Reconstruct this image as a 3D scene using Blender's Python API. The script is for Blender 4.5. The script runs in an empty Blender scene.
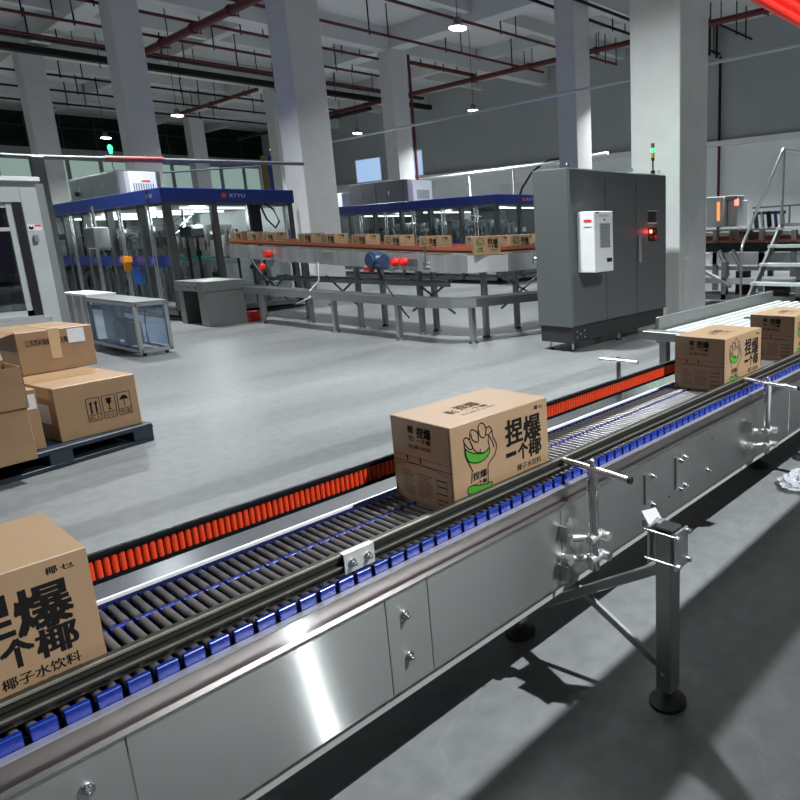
import bpy, bmesh, math, random
from mathutils import Vector, Matrix
random.seed(7)
SC = bpy.context.scene
COL = SC.collection
PI = math.pi

# ------------------------------------------------------------------ materials
MATS = {}
def mat(name, col, rough=.5, metal=0., noise=0., nscale=8., bump=0., bscale=60., aniso=0., emit=None, estr=0.,
        stretch=(1, 1, 1), coat=0., rnoise=0., spec=None, detail=4.):
    m = bpy.data.materials.new(name); m.use_nodes = True
    nt = m.node_tree; b = nt.nodes['Principled BSDF']
    b.inputs['Base Color'].default_value = (*col, 1)
    b.inputs['Roughness'].default_value = rough
    b.inputs['Metallic'].default_value = metal
    if spec is not None: b.inputs['Specular IOR Level'].default_value = spec
    if coat: b.inputs['Coat Weight'].default_value = coat; b.inputs['Coat Roughness'].default_value = .12
    if aniso:
        b.inputs['Anisotropic'].default_value = aniso
        tg = nt.nodes.new('ShaderNodeCombineXYZ'); tg.inputs[2].default_value = 1
        nt.links.new(tg.outputs[0], b.inputs['Tangent'])
    tc = nt.nodes.new('ShaderNodeTexCoord'); mp = nt.nodes.new('ShaderNodeMapping')
    mp.inputs['Scale'].default_value = stretch
    nt.links.new(tc.outputs['Object'], mp.inputs[0])
    if noise or rnoise:
        n = nt.nodes.new('ShaderNodeTexNoise'); n.inputs['Scale'].default_value = nscale; n.inputs['Detail'].default_value = detail
        nt.links.new(mp.outputs[0], n.inputs['Vector'])
        if noise:
            r = nt.nodes.new('ShaderNodeMapRange'); r.inputs['From Min'].default_value = .25; r.inputs['From Max'].default_value = .75
            r.inputs['To Min'].default_value = 1 - noise; r.inputs['To Max'].default_value = 1 + noise
            nt.links.new(n.outputs['Fac'], r.inputs['Value'])
            h = nt.nodes.new('ShaderNodeHueSaturation'); h.inputs['Color'].default_value = (*col, 1)
            nt.links.new(r.outputs[0], h.inputs['Value']); nt.links.new(h.outputs[0], b.inputs['Base Color'])
        if rnoise:
            r = nt.nodes.new('ShaderNodeMapRange'); r.inputs['From Min'].default_value = .3; r.inputs['From Max'].default_value = .7
            r.inputs['To Min'].default_value = max(0.02, rough - rnoise); r.inputs['To Max'].default_value = rough + rnoise
            nt.links.new(n.outputs['Fac'], r.inputs['Value']); nt.links.new(r.outputs[0], b.inputs['Roughness'])
    if bump:
        n2 = nt.nodes.new('ShaderNodeTexNoise'); n2.inputs['Scale'].default_value = bscale
        nt.links.new(mp.outputs[0], n2.inputs['Vector'])
        bp = nt.nodes.new('ShaderNodeBump'); bp.inputs['Strength'].default_value = bump; bp.inputs['Distance'].default_value = .01
        nt.links.new(n2.outputs['Fac'], bp.inputs['Height']); nt.links.new(bp.outputs[0], b.inputs['Normal'])
    if emit:
        b.inputs['Emission Color'].default_value = (*emit, 1); b.inputs['Emission Strength'].default_value = estr
    MATS[name] = m
    return m

def glass_mat(name, tint, fac, rough=.02):
    m = bpy.data.materials.new(name); m.use_nodes = True; nt = m.node_tree; nt.nodes.clear()
    o = nt.nodes.new('ShaderNodeOutputMaterial'); mx = nt.nodes.new('ShaderNodeMixShader')
    t = nt.nodes.new('ShaderNodeBsdfTransparent'); t.inputs[0].default_value = (*tint, 1)
    g = nt.nodes.new('ShaderNodeBsdfGlossy'); g.inputs['Roughness'].default_value = rough; g.inputs[0].default_value = (.9, .95, 1, 1)
    mx.inputs[0].default_value = fac
    nt.links.new(t.outputs[0], mx.inputs[1]); nt.links.new(g.outputs[0], mx.inputs[2]); nt.links.new(mx.outputs[0], o.inputs[0])
    MATS[name] = m; return m

def brushed(name, col, rough, streak):
    """steel brushed along its length: scratches tilt the micro normals up and down, a lamp shows as a long thin streak"""
    m = mat(name, col, rough, 1., .05, 3., aniso=.7); nt = m.node_tree; b = nt.nodes['Principled BSDF']
    out = [n for n in nt.nodes if n.type == 'OUTPUT_MATERIAL'][0]
    g = nt.nodes.new('ShaderNodeTexCoord'); sp = nt.nodes.new('ShaderNodeSeparateXYZ'); nt.links.new(g.outputs['Object'], sp.inputs[0])
    ml = nt.nodes.new('ShaderNodeMath'); ml.operation = 'MULTIPLY'; ml.inputs[1].default_value = 90000.; nt.links.new(sp.outputs['Z'], ml.inputs[0])
    wn = nt.nodes.new('ShaderNodeTexWhiteNoise'); wn.noise_dimensions = '1D'; nt.links.new(ml.outputs[0], wn.inputs['W'])
    mr = nt.nodes.new('ShaderNodeMapRange'); mr.inputs['To Min'].default_value = -1.3; mr.inputs['To Max'].default_value = 1.3; nt.links.new(wn.outputs['Value'], mr.inputs['Value'])
    cb = nt.nodes.new('ShaderNodeCombineXYZ'); nt.links.new(mr.outputs[0], cb.inputs[2])
    ge = nt.nodes.new('ShaderNodeNewGeometry'); ad = nt.nodes.new('ShaderNodeVectorMath'); ad.operation = 'ADD'
    nt.links.new(ge.outputs['Normal'], ad.inputs[0]); nt.links.new(cb.outputs[0], ad.inputs[1])
    nm = nt.nodes.new('ShaderNodeVectorMath'); nm.operation = 'NORMALIZE'; nt.links.new(ad.outputs[0], nm.inputs[0])
    an = nt.nodes.new('ShaderNodeBsdfAnisotropic'); an.inputs['Color'].default_value = (.8, .82, .8, 1); an.inputs['Roughness'].default_value = .13; an.inputs['Anisotropy'].default_value = -.5
    tg = [n for n in nt.nodes if n.type == 'COMBXYZ' and n != cb][0]; nt.links.new(tg.outputs[0], an.inputs['Tangent']); nt.links.new(nm.outputs[0], an.inputs['Normal'])
    mx = nt.nodes.new('ShaderNodeMixShader'); mx.inputs[0].default_value = streak
    nt.links.new(b.outputs[0], mx.inputs[1]); nt.links.new(an.outputs[0], mx.inputs[2]); nt.links.new(mx.outputs[0], out.inputs[0])
    return m
panel_steel = brushed('panel_steel', (.66, .67, .655), .32, .022)
steel = mat('steel', (.55, .56, .56), .32, 1., .04, 3.)
shelf_steel = mat('shelf_steel', (.74, .75, .76), .22, 1., .10, 3., stretch=(.4, 3, 1))
pink_steel = brushed('inner_steel', (.27, .235, .225), .34, .03)
matte_flange = mat('flange_steel', (.70, .68, .68), .42, .9, .06, 4.)
clip_steel = mat('clip_steel', (.55, .55, .545), .45, .6)
matte_steel = mat('matte_steel', (.27, .28, .275), .42, .85, .05, 6.)
bright_steel = mat('bright_steel', (.78, .79, .80), .25, 1.)
clamp_steel = mat('clamp_steel', (.72, .72, .71), .28, .85)
chrome = mat('chrome', (.80, .80, .80), .12, 1.)
dark_steel = mat('dark_steel', (.16, .165, .165), .4, .7, .1, 12.)
blue_plastic = mat('blue_plastic', (.004, .019, .185), .25, 0., .08, 20.)
navy_plastic = mat('navy_plastic', (.004, .006, .032), .8, spec=.02)
roller_grey = mat('roller_grey', (.095, .093, .092), .30, .3, .12, 30.)
orange_roller = mat('orange_roller', (.52, .040, .008), .38, 0., .08, 30.)
black_plastic = mat('black_plastic', (.012, .012, .013), .55, spec=.25)
rubber = mat('rubber', (.014, .014, .015), .55, 0, .2, 30., bump=.2)
olive_rail = mat('olive_rail', (.055, .052, .042), .38, .75, .12, 12., stretch=(.3, 3, 3))
rail_edge = mat('rail_edge', (.40, .38, .32), .35, .8)
cardboard = mat('cardboard', (.26, .163, .088), .42, 0., .06, 14., bump=.02, bscale=90., spec=.9)
cardboard_b = mat('cardboard_brown', (.28, .165, .08), .5, 0., .10, 7., bump=.03, bscale=70., spec=.7)
cardboard_in = mat('cardboard_inside', (.25, .145, .075), .85, 0., .08, 12., spec=.2)
ink = mat('ink', (.008, .007, .007), .8, spec=.1)
seam_m = mat('seam_shadow', (.09, .05, .025), .8)
ink_faint = mat('ink_faint', (.06, .032, .02), .8, spec=.2)
green_ink = mat('green_ink', (.035, .21, .010), .6)
tape = mat('tape', (.52, .36, .19), .22, 0., .06, 12.)
paper = mat('paper', (.62, .64, .66), .6, 0., .05, 30.)
white_paint = mat('white_paint', (.72, .73, .74), .45, 0., .03, 6.)
cabinet_grey = mat('cabinet_grey', (.095, .105, .105), .42, .1, .05, 160., bump=.03, bscale=300.)
dark_cabinet = mat('dark_cabinet', (.055, .058, .058), .5)
light_grey = mat('light_grey_paint', (.36, .385, .39), .45, 0., .05, 5.)
mid_grey = mat('mid_grey_paint', (.17, .18, .185), .5, 0, .05, 5.)
blue_fascia = mat('blue_fascia', (.012, .035, .24), .35, 0., .05, 3.)
red_pipe = mat('red_pipe', (.09, .006, .008), .6, 0., .12, 9.)
bright_red = mat('bright_red', (.85, .02, .008), .35)
orange_red = mat('orange_red_belt', (.26, .06, .03), .45)
dark_pipe = mat('dark_pipe', (.016, .012, .012), .6, spec=.2)
satin_steel = mat('satin_steel', (.50, .51, .505), .34, .75, .30, 2.5, stretch=(2, 2, .2))
galv = mat('galvanised', (.17, .18, .18), .5, .3, .1, 20.)
green_plastic = mat('green_plastic', (.01, .30, .16), .4)
blue_bright = mat('blue_bright', (.01, .12, .55), .35)
orange_plastic = mat('orange_plastic', (.85, .30, .01), .4)
red_plastic = mat('red_plastic', (.70, .03, .02), .35)
purple = mat('purple_curtain', (.12, .02, .20), .5)
screen_dark = mat('screen_dark', (.012, .014, .018), .12)
navy_pal = mat('pallet_blue', (.010, .020, .032), .5, 0, .15, 12., bump=.1)
motor_blue = mat('motor_blue', (.03, .06, .12), .4, .3, .1, 20)
glass = glass_mat('glass_clear', (.90, .93, .94), .05)
blue_glass = glass_mat('glass_blue', (.80, .86, .95), .12)
dark_glass = mat('dark_glass', (.004, .005, .006), .10)
light_strip = mat('pale_strip', (.50, .55, .53), .4)
plinth_m = mat('plinth_black', (.022, .023, .024), .5)
lip_steel = mat('lip_steel', (.80, .80, .80), .5, .4)
pale_pipe = mat('pale_pipe', (.42, .44, .44), .5)
matt_black = mat('matt_black', (.006, .006, .007), .9, spec=0.)
post_m = mat('post_steel', (.10, .105, .105), .4, .6, .08, 6.)
dark_frame = mat('dark_frame', (.035, .037, .038), .4, .3)
lamp_emit = mat('lamp_glow', (.9, .9, .9), .5, emit=(.92, .97, 1.), estr=26.)
green_glow = mat('green_glow', (.1, .8, .4), .4, emit=(.02, 1., .24), estr=1.5)
red_glow = mat('red_glow', (.9, .1, .05), .4, emit=(1., .06, .03), estr=16.)
orange_glow = mat('orange_glow', (.9, .4, .1), .4, emit=(1., .30, .08), estr=1.1)
window_glow = mat('window_glow', (.5, .6, .55), .5, emit=(.62, .90, .80), estr=.30)
sky_glow = mat('sky_window', (.5, .6, .8), .5, emit=(.40, .60, .90), estr=.75)
strip_glow = mat('strip_glow', (.9, .9, .9), .5, emit=(.9, 1., .97), estr=3.5)
bag_plastic = mat('bag_plastic', (.50, .51, .56), .3, 0., .1, 12., bump=.5, bscale=20.)
bag_plastic.node_tree.nodes['Principled BSDF'].inputs['Alpha'].default_value = .45

def floor_mat():
    m = bpy.data.materials.new('polished_concrete'); m.use_nodes = True; nt = m.node_tree; b = nt.nodes['Principled BSDF']
    tc = nt.nodes.new('ShaderNodeTexCoord')
    n1 = nt.nodes.new('ShaderNodeTexNoise'); n1.inputs['Scale'].default_value = .55; n1.inputs['Detail'].default_value = 7; n1.inputs['Roughness'].default_value = .62
    n2 = nt.nodes.new('ShaderNodeTexNoise'); n2.inputs['Scale'].default_value = 14; n2.inputs['Detail'].default_value = 5
    mp = nt.nodes.new('ShaderNodeMapping'); mp.inputs['Scale'].default_value = (.5, 1.6, 1)
    nt.links.new(tc.outputs['Object'], mp.inputs[0]); nt.links.new(mp.outputs[0], n1.inputs['Vector']); nt.links.new(tc.outputs['Object'], n2.inputs['Vector'])
    cr = nt.nodes.new('ShaderNodeValToRGB')
    cr.color_ramp.elements[0].position = .30; cr.color_ramp.elements[0].color = (.112, .117, .117, 1)
    cr.color_ramp.elements[1].position = .72; cr.color_ramp.elements[1].color = (.195, .202, .202, 1)
    nt.links.new(n1.outputs['Fac'], cr.inputs[0])
    cr2 = nt.nodes.new('ShaderNodeValToRGB')
    cr2.color_ramp.elements[0].position = .35; cr2.color_ramp.elements[0].color = (.86, .86, .86, 1)
    cr2.color_ramp.elements[1].position = .65; cr2.color_ramp.elements[1].color = (1.06, 1.06, 1.06, 1)
    nt.links.new(n2.outputs['Fac'], cr2.inputs[0])
    # hairline cracks
    vo = nt.nodes.new('ShaderNodeTexVoronoi'); vo.feature = 'DISTANCE_TO_EDGE'; vo.inputs['Scale'].default_value = .33
    wn = nt.nodes.new('ShaderNodeTexNoise'); wn.inputs['Scale'].default_value = 1.8; wn.inputs['Detail'].default_value = 6
    nt.links.new(tc.outputs['Object'], wn.inputs['Vector'])
    va = nt.nodes.new('ShaderNodeVectorMath'); va.operation = 'ADD'
    nt.links.new(tc.outputs['Object'], va.inputs[0]); nt.links.new(wn.outputs['Color'], va.inputs[1]); nt.links.new(va.outputs[0], vo.inputs['Vector'])
    cr3 = nt.nodes.new('ShaderNodeValToRGB'); cr3.color_ramp.elements[0].position = 0; cr3.color_ramp.elements[0].color = (1.22, 1.22, 1.2, 1)
    cr3.color_ramp.elements[1].position = .0022; cr3.color_ramp.elements[1].color = (1, 1, 1, 1)
    nt.links.new(vo.outputs['Distance'], cr3.inputs[0])
    mx = nt.nodes.new('ShaderNodeMix'); mx.data_type = 'RGBA'; mx.blend_type = 'MULTIPLY'; mx.inputs['Factor'].default_value = 1
    nt.links.new(cr.outputs[0], mx.inputs['A']); nt.links.new(cr2.outputs[0], mx.inputs['B'])
    mx2 = nt.nodes.new('ShaderNodeMix'); mx2.data_type = 'RGBA'; mx2.blend_type = 'MULTIPLY'; mx2.inputs['Factor'].default_value = .6
    nt.links.new(mx.outputs['Result'], mx2.inputs['A']); nt.links.new(cr3.outputs[0], mx2.inputs['B'])
    nt.links.new(mx2.outputs['Result'], b.inputs['Base Color'])
    rr = nt.nodes.new('ShaderNodeMapRange'); rr.inputs['To Min'].default_value = .30; rr.inputs['To Max'].default_value = .52
    nt.links.new(n1.outputs['Fac'], rr.inputs['Value']); nt.links.new(rr.outputs[0], b.inputs['Roughness'])
    MATS['floor'] = m; return m
floor_m = floor_mat()
column_m = mat('column_paint', (.58, .58, .575), .6, 0., .05, 3., bump=.05, bscale=25.)
ceiling_m = mat('ceiling_paint', (.60, .61, .61), .8, 0., .08, .6, spec=.1)
wall_dark_m = mat('wall_upper_grey', (.36, .38, .38), .8, 0., .05, .8, spec=.1)
wall_white_m = mat('wall_lower_white', (.82, .85, .85), .7, 0., .04, .8, spec=.1)
trim_m = mat('trim_grey', (.42, .44, .44), .5)

# ------------------------------------------------------------------ mesh builder
class MB:
    def __init__(s): s.v = []; s.f = []; s.sm = []
    def add(s, vs, fs, smooth=False):
        n = len(s.v); s.v += [tuple(v) for v in vs]
        for f in fs: s.f.append(tuple(i + n for i in f)); s.sm.append(smooth)
        return s
    def box(s, x0, x1, y0, y1, z0, z1, M=None):
        vs = [Vector(p) for p in ((x0,y0,z0),(x1,y0,z0),(x1,y1,z0),(x0,y1,z0),(x0,y0,z1),(x1,y0,z1),(x1,y1,z1),(x0,y1,z1))]
        if M: vs = [M @ v for v in vs]
        return s.add(vs, [(0,3,2,1),(4,5,6,7),(0,1,5,4),(1,2,6,5),(2,3,7,6),(3,0,4,7)])
    def cbox(s, c, d, M=None):
        return s.box(c[0]-d[0]/2, c[0]+d[0]/2, c[1]-d[1]/2, c[1]+d[1]/2, c[2]-d[2]/2, c[2]+d[2]/2, M)
    def cyl(s, p0, p1, r, n=10, r1=None, caps=True):
        p0 = Vector(p0); p1 = Vector(p1); r1 = r if r1 is None else r1
        d = (p1 - p0).normalized(); a = d.orthogonal().normalized(); b = d.cross(a)
        vs = []
        for p, rr in ((p0, r), (p1, r1)):
            for i in range(n):
                t = 2*PI*i/n; vs.append(p + a*rr*math.cos(t) + b*rr*math.sin(t))
        s.add(vs, [(i, (i+1) % n, n+(i+1) % n, n+i) for i in range(n)], True)
        if caps: s.add(vs[:n], [tuple(range(n))[::-1]]); s.add(vs[n:], [tuple(range(n))])
        return s
    def tube(s, pts, r, n=8):
        pts = [Vector(p) for p in pts]; rings = []
        for i, p in enumerate(pts):
            d = ((pts[i+1] - p).normalized() if i < len(pts)-1 else Vector()) + ((p - pts[i-1]).normalized() if i else Vector())
            d.normalize(); a = d.cross(Vector((0, 0, 1)))
            if a.length < .05: a = d.cross(Vector((0, 1, 0)))
            a.normalize(); b = d.cross(a)
            rings.append([p + a*r*math.cos(2*PI*k/n) + b*r*math.sin(2*PI*k/n) for k in range(n)])
        vs = [v for rg in rings for v in rg]; fs = []
        for i in range(len(pts)-1):
            for k in range(n): fs.append((i*n+k, i*n+(k+1) % n, (i+1)*n+(k+1) % n, (i+1)*n+k))
        s.add(vs, fs, True); s.add(rings[0], [tuple(range(n))[::-1]]); s.add(rings[-1], [tuple(range(n))])
        return s
    def bar(s, p0, p1, w, h):
        """square-section bar between two points"""
        p0 = Vector(p0); p1 = Vector(p1); d = (p1-p0).normalized(); a = d.cross(Vector((0, 0, 1)))
        if a.length < .01: a = Vector((0, 1, 0)) if abs(d.z) > .9 else Vector((1, 0, 0))
        a.normalize(); b = d.cross(a).normalized(); a *= w/2; b *= h/2
        vs = [p + q for p in (p0, p1) for q in (-a-b, a-b, a+b, -a+b)]
        return s.add(vs, [(0,3,2,1),(4,5,6,7),(0,1,5,4),(1,2,6,5),(2,3,7,6),(3,0,4,7)])
    def prism(s, poly, z0, z1):
        n = len(poly); vs = [(x, y, z0) for x, y in poly] + [(x, y, z1) for x, y in poly]
        return s.add(vs, [tuple(range(n))[::-1], tuple(range(n, 2*n))] + [(i, (i+1) % n, n+(i+1) % n, n+i) for i in range(n)])
    def dome(s, c, r, h, n=14, k=5):
        c = Vector(c); vs = []
        for j in range(k+1):
            t = j/k*PI/2; rr = r*math.cos(t); z = h*math.sin(t)
            for i in range(n): vs.append(c + Vector((rr*math.cos(2*PI*i/n), rr*math.sin(2*PI*i/n), z)))
        fs = [(j*n+i, j*n+(i+1) % n, (j+1)*n+(i+1) % n, (j+1)*n+i) for j in range(k) for i in range(n)]
        s.add(vs, fs, True); return s.add(vs[:n], [tuple(range(n))[::-1]])
    def build(s, name, m, parent=None, bevel=0., local=False, seg=1):
        me = bpy.data.meshes.new(name)
        off = Vector((0, 0, 0))
        if parent is not None and not local: off = ORG[parent.name]
        me.from_pydata([Vector(v) - off for v in s.v], [], s.f)
        for i, p in enumerate(me.polygons): p.use_smooth = s.sm[i]
        me.update()
        if bevel:
            bm = bmesh.new(); bm.from_mesh(me)
            bmesh.ops.remove_doubles(bm, verts=bm.verts, dist=1e-6)
            es = [e for e in bm.edges if len(e.link_faces) == 2 and e.calc_face_angle() > .6]
            bmesh.ops.bevel(bm, geom=es, offset=bevel, segments=seg, profile=.5, affect='EDGES', clamp_overlap=True)
            bm.to_mesh(me); bm.free()
        me.materials.append(m)
        o = bpy.data.objects.new(name, me); COL.objects.link(o)
        ORG[o.name] = off.copy()
        if parent is not None: o.parent = parent
        return o
ORG = {}

def tag(o, label, cat, group=None):
    o['label'] = label; o['category'] = cat
    if group: o['group'] = group
    return o
def thing(name, label, cat, loc=(0, 0, 0), group=None, rz=0.):
    o = bpy.data.objects.new(name, None); COL.objects.link(o); o.location = loc; o.rotation_euler = (0, 0, rz)
    o.empty_display_size = .2; ORG[o.name] = Vector(loc)
    return tag(o, label, cat, group)
def struct(name, mb, m, **k):
    o = mb.build(name, m, **k); o['kind'] = 'structure'; return o
def dup(root, loc, rz, label, group=None):
    r = root.copy(); COL.objects.link(r); r.location = loc; r.rotation_euler = (0, 0, rz); r['label'] = label
    if group: r['group'] = group
    ORG[r.name] = Vector(loc)
    for ch in list(root.children):
        c = ch.copy(); COL.objects.link(c); c.parent = r
        for g in list(ch.children):
            d = g.copy(); COL.objects.link(d); d.parent = c
    return r
ORD = ['first', 'second', 'third', 'fourth', 'fifth', 'sixth', 'seventh', 'eighth', 'ninth', 'tenth', 'eleventh', 'twelfth',
       'thirteenth', 'fourteenth', 'fifteenth', 'sixteenth', 'seventeenth', 'eighteenth', 'nineteenth', 'twentieth']

# ------------------------------------------------------------------ lettering
def letters(mb, body, x0, x1, z0, z1, place, bold=0., depth=.0004):
    """text scaled into the rectangle x0..x1 , z0..z1 ; place(u, v, d) -> 3D point"""
    c = bpy.data.curves.new('t', 'FONT'); c.body = body; c.size = 1; c.resolution_u = 2
    o = bpy.data.objects.new('t', c); COL.objects.link(o)
    bpy.context.view_layer.update()
    me = bpy.data.meshes.new_from_object(o.evaluated_get(bpy.context.evaluated_depsgraph_get()))
    xs = [v.co.x for v in me.vertices]; ys = [v.co.y for v in me.vertices]
    ax, bx, ay, by = min(xs), max(xs), min(ys), max(ys)
    fs = [tuple(p.vertices) for p in me.polygons]
    g = bold*(z1-z0)*1.25
    for i, (dx, dz) in enumerate(((0, 0),) if not bold else ((-g, -g*.6), (g, -g*.6), (-g, g*.6), (g, g*.6), (0, 0))):
        vs = [place(x0 + dx + (v.co.x-ax)/(bx-ax)*(x1-x0), z0 + dz + (v.co.y-ay)/max(by-ay, 1e-6)*(z1-z0), depth + i*.00003) for v in me.vertices]
        mb.add(vs, fs)
    bpy.data.objects.remove(o); bpy.data.curves.remove(c); bpy.data.meshes.remove(me)
def stroke(mb, pts, w, place, depth=.0005, closed=False):
    if closed: pts = pts + [pts[0]]
    # Catmull-Rom smoothing
    P = [Vector((*p, 0)) for p in pts]; out = []
    for i in range(len(P)-1):
        a = P[i-1] if i else P[i]; b = P[i]; c = P[i+1]; d = P[i+2] if i+2 < len(P) else P[i+1]
        for k in range(4):
            t = k/4; out.append(.5*((2*b) + (c-a)*t + (2*a-5*b+4*c-d)*t*t + (3*b-a-3*c+d)*t**3))
    out.append(P[-1]); L = []; R = []
    for i, p in enumerate(out):
        d = (out[min(i+1, len(out)-1)] - out[max(i-1, 0)])
        if d.length < 1e-7: d = Vector((1, 0, 0))
        d.normalize(); n = Vector((-d.y, d.x, 0))*w/2
        L.append(place((p+n).x, (p+n).y, depth)); R.append(place((p-n).x, (p-n).y, depth))
    n = len(out); mb.add(L+R, [(i, i+1, n+i+1, n+i) for i in range(n-1)])
def fillpoly(mb, pts, place, depth):
    mb.add([place(x, z, depth) for x, z in pts], [tuple(range(len(pts)))])

# ================================================================== SETTING
WX, WY, CZ = 31.4, 57.4, 10.45
struct('floor', MB().box(-14, WX+.4, -16, WY+.4, -.2, 0), floor_m)
cm = MB().box(-14, WX+.4, -16, WY+.4, CZ, CZ+.3)
for gy in (-4.9, 5.33, 15.8, 26.2, 36.6, 47.0):
    cm.box(-14, WX, gy+.1, gy+.78, 9.5, CZ)
for gx in (-1.6, 9.4, 20.4):
    cm.box(gx+.1, gx+.78, -12, WY, 9.6, CZ)
for gx in (3.9, 14.9, 25.9):
    cm.box(gx, gx+.35, -12, WY, 9.9, CZ)
for gy in (.4, 10.6, 21.0, 31.4, 41.8, 52.0):
    cm.box(-14, WX, gy, gy+.35, 9.95, CZ)
struct('ceiling', cm, ceiling_m)
wr = MB()
wr.box(WX, WX+.3, -12, WY+.3, 5.25, CZ)
struct('wall_right', wr, wall_dark_m)
struct('wall_right_lower', MB().box(WX, WX+.3, -12, WY+.3, 0, 5.18), wall_white_m)
struct('trim_1', MB().box(WX-.30, WX+.3, -12, WY, 5.10, 5.34), white_paint)
wf = MB()
wf.box(-14, WX, WY, WY+.3, 10.3, CZ)
wf.box(-14, WX, WY, WY+.3, 7.3, 8.05)
wf.box(-14, WX, WY, WY+.3, 0, 4.6)
for x in (-14, -6.5, 1.5, 9.4, 20.4, 30.6): wf.box(x, x+.9, WY-.05, WY+.3, 0, CZ)
struct('wall_far', wf, wall_dark_m)
n = 0
for xa, xb in ((-13.1, -6.5), (-5.6, 1.5), (2.4, 9.4), (10.3, 20.4), (21.3, 30.6)):
    n += 1
    w = struct('window_%d' % n, MB().box(xa, xb, WY+.10, WY+.14, 8.05, 10.3), dark_glass)
    fr = MB(); k = 5
    for i in range(k+1):
        x = xa + (xb-xa)*i/k; fr.box(x-.04, x+.04, WY+.04, WY+.10, 8.05, 10.3)
    fr.box(xa, xb, WY+.04, WY+.10, 9.4, 9.48)
    f = fr.build('window_frame', dark_frame, w)
    n += 1
    w = struct('window_%d' % n, MB().box(xa, xb, WY+.10, WY+.14, 4.6, 7.3), window_glow)
    fr = MB()
    for i in range(k+1):
        x = xa + (xb-xa)*i/k; fr.box(x-.12, x+.12, WY+.02, WY+.10, 4.6, 7.3)
    fr.build('window_frame', light_grey, w)
# windows in the right wall seen either side of the far column
for (ya, yb, za, zb) in ((42.4, 45.4, 5.4, 6.98), (37.7, 38.6, 5.42, 7.02)):
    n += 1
    w = struct('window_%d' % n, MB().box(WX-.02, WX+.03, ya, yb, za, zb), sky_glow)
    f = MB()
    for a, b in ((ya-.08, ya), (yb, yb+.08)): f.box(WX-.06, WX+.02, a, b, za-.08, zb+.08)
    for a, b in ((za-.08, za), (zb, zb+.08)): f.box(WX-.06, WX+.02, ya, yb, a, b)
    f.build('window_frame', white_paint, w)

# columns on the grid
COLS = [(9.4, 5.33, 'big white square column right behind the grey control cabinet'),
        (9.4, 15.8, 'wide white square column between the two blue-topped machines'),
        (9.4, 26.2, 'leaning-looking white column behind the cabinet atop the left machine'),
        (9.4, 36.6, 'grey-white column left of the green beacon, behind the horizontal pipe'),
        (9.4, 47.0, 'white column at the left edge of the hall, farthest along the row'),
        (20.4, 15.8, 'white column rising behind the grey control cabinet top'),
        (20.4, 26.2, 'white column with the thin red riser pipe beside it'),
        (20.4, 36.6, 'far narrow column partly hidden behind the wide middle column'),
        (20.4, 47.0, 'distant slim white column with a lamp glowing to its left')]
for x, y, lb in COLS:
    o = MB().box(0, .88, 0, .88, 0, 9.6).build('column', column_m, None, bevel=.012)
    o.location = (x, y, 0)
    tag(o, lb, 'column', 'concrete columns of the hall')

# ================================================================== LAMPS
LP = []
LP += [(3.75, -3.0), (4.75, -12.4), (14.05, -3.4), (23.4, -3.5)]
for x in (-4.6, 4.75, 14.05, 23.4):
    for y in (5.8, 14.95, 24.2, 33.45, 42.5):
        LP.append((x, y))
LP_N = len(LP)
LAMPLAB = {(14.05, 14.95): 'large round bright high-bay lamp hanging top centre', (23.4, 24.2): 'small high-bay lamp hanging below the crossing of red pipes',
           (23.4, 33.45): 'small high-bay lamp just right of the wide middle column', (14.05, 33.45): 'high-bay lamp between the left column and the slim far column',
           (14.05, 42.5): 'distant high-bay lamp above the green beacon, against the dark windows'}
lroot = None
for x, y in LP:
    lab = LAMPLAB.get((x, y), 'high-bay lamp not seen in the picture, %s of the unseen ceiling lamps' % ORD[LP.index((x, y)) % 20])
    if lroot is None:
        lroot = thing('pendant_lamp', lab, 'lamp', (x, y, 7.0), 'high-bay lamps')
        MB().cyl((x, y, 7.0), (x, y, 7.02), .235, 24).build('diffuser', lamp_emit, lroot)
        MB().cyl((x, y, 7.02), (x, y, 7.10), .26, 24, r1=.16).build('lamp_shade', light_grey, lroot)
        MB().cyl((x, y, 7.10), (x, y, 7.28), .11, 14).build('housing', galv, lroot)
        MB().cyl((x, y, 7.28), (x, y, CZ), .012, 6).build('cord', dark_pipe, lroot)
    else:
        dup(lroot, (x, y, 7.0), 0, lab)
    ld = bpy.data.lights.new('bay_light', 'AREA'); ld.shape = 'DISK'; ld.size = .5; ld.spread = math.radians(126)
    ld.energy = 1400 if y == -3.0 else 300 if x < 0 else 640 if (x, y) == (4.75, 5.8) else 220 if y == -3.4 else 850 if x > 20 else 500; ld.color = (.93, .975, 1.)
    lo = bpy.data.objects.new('bay_light', ld); COL.objects.link(lo); lo.location = (x, y, 6.985)
    if y == -3.0: ld.size = .1

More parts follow.
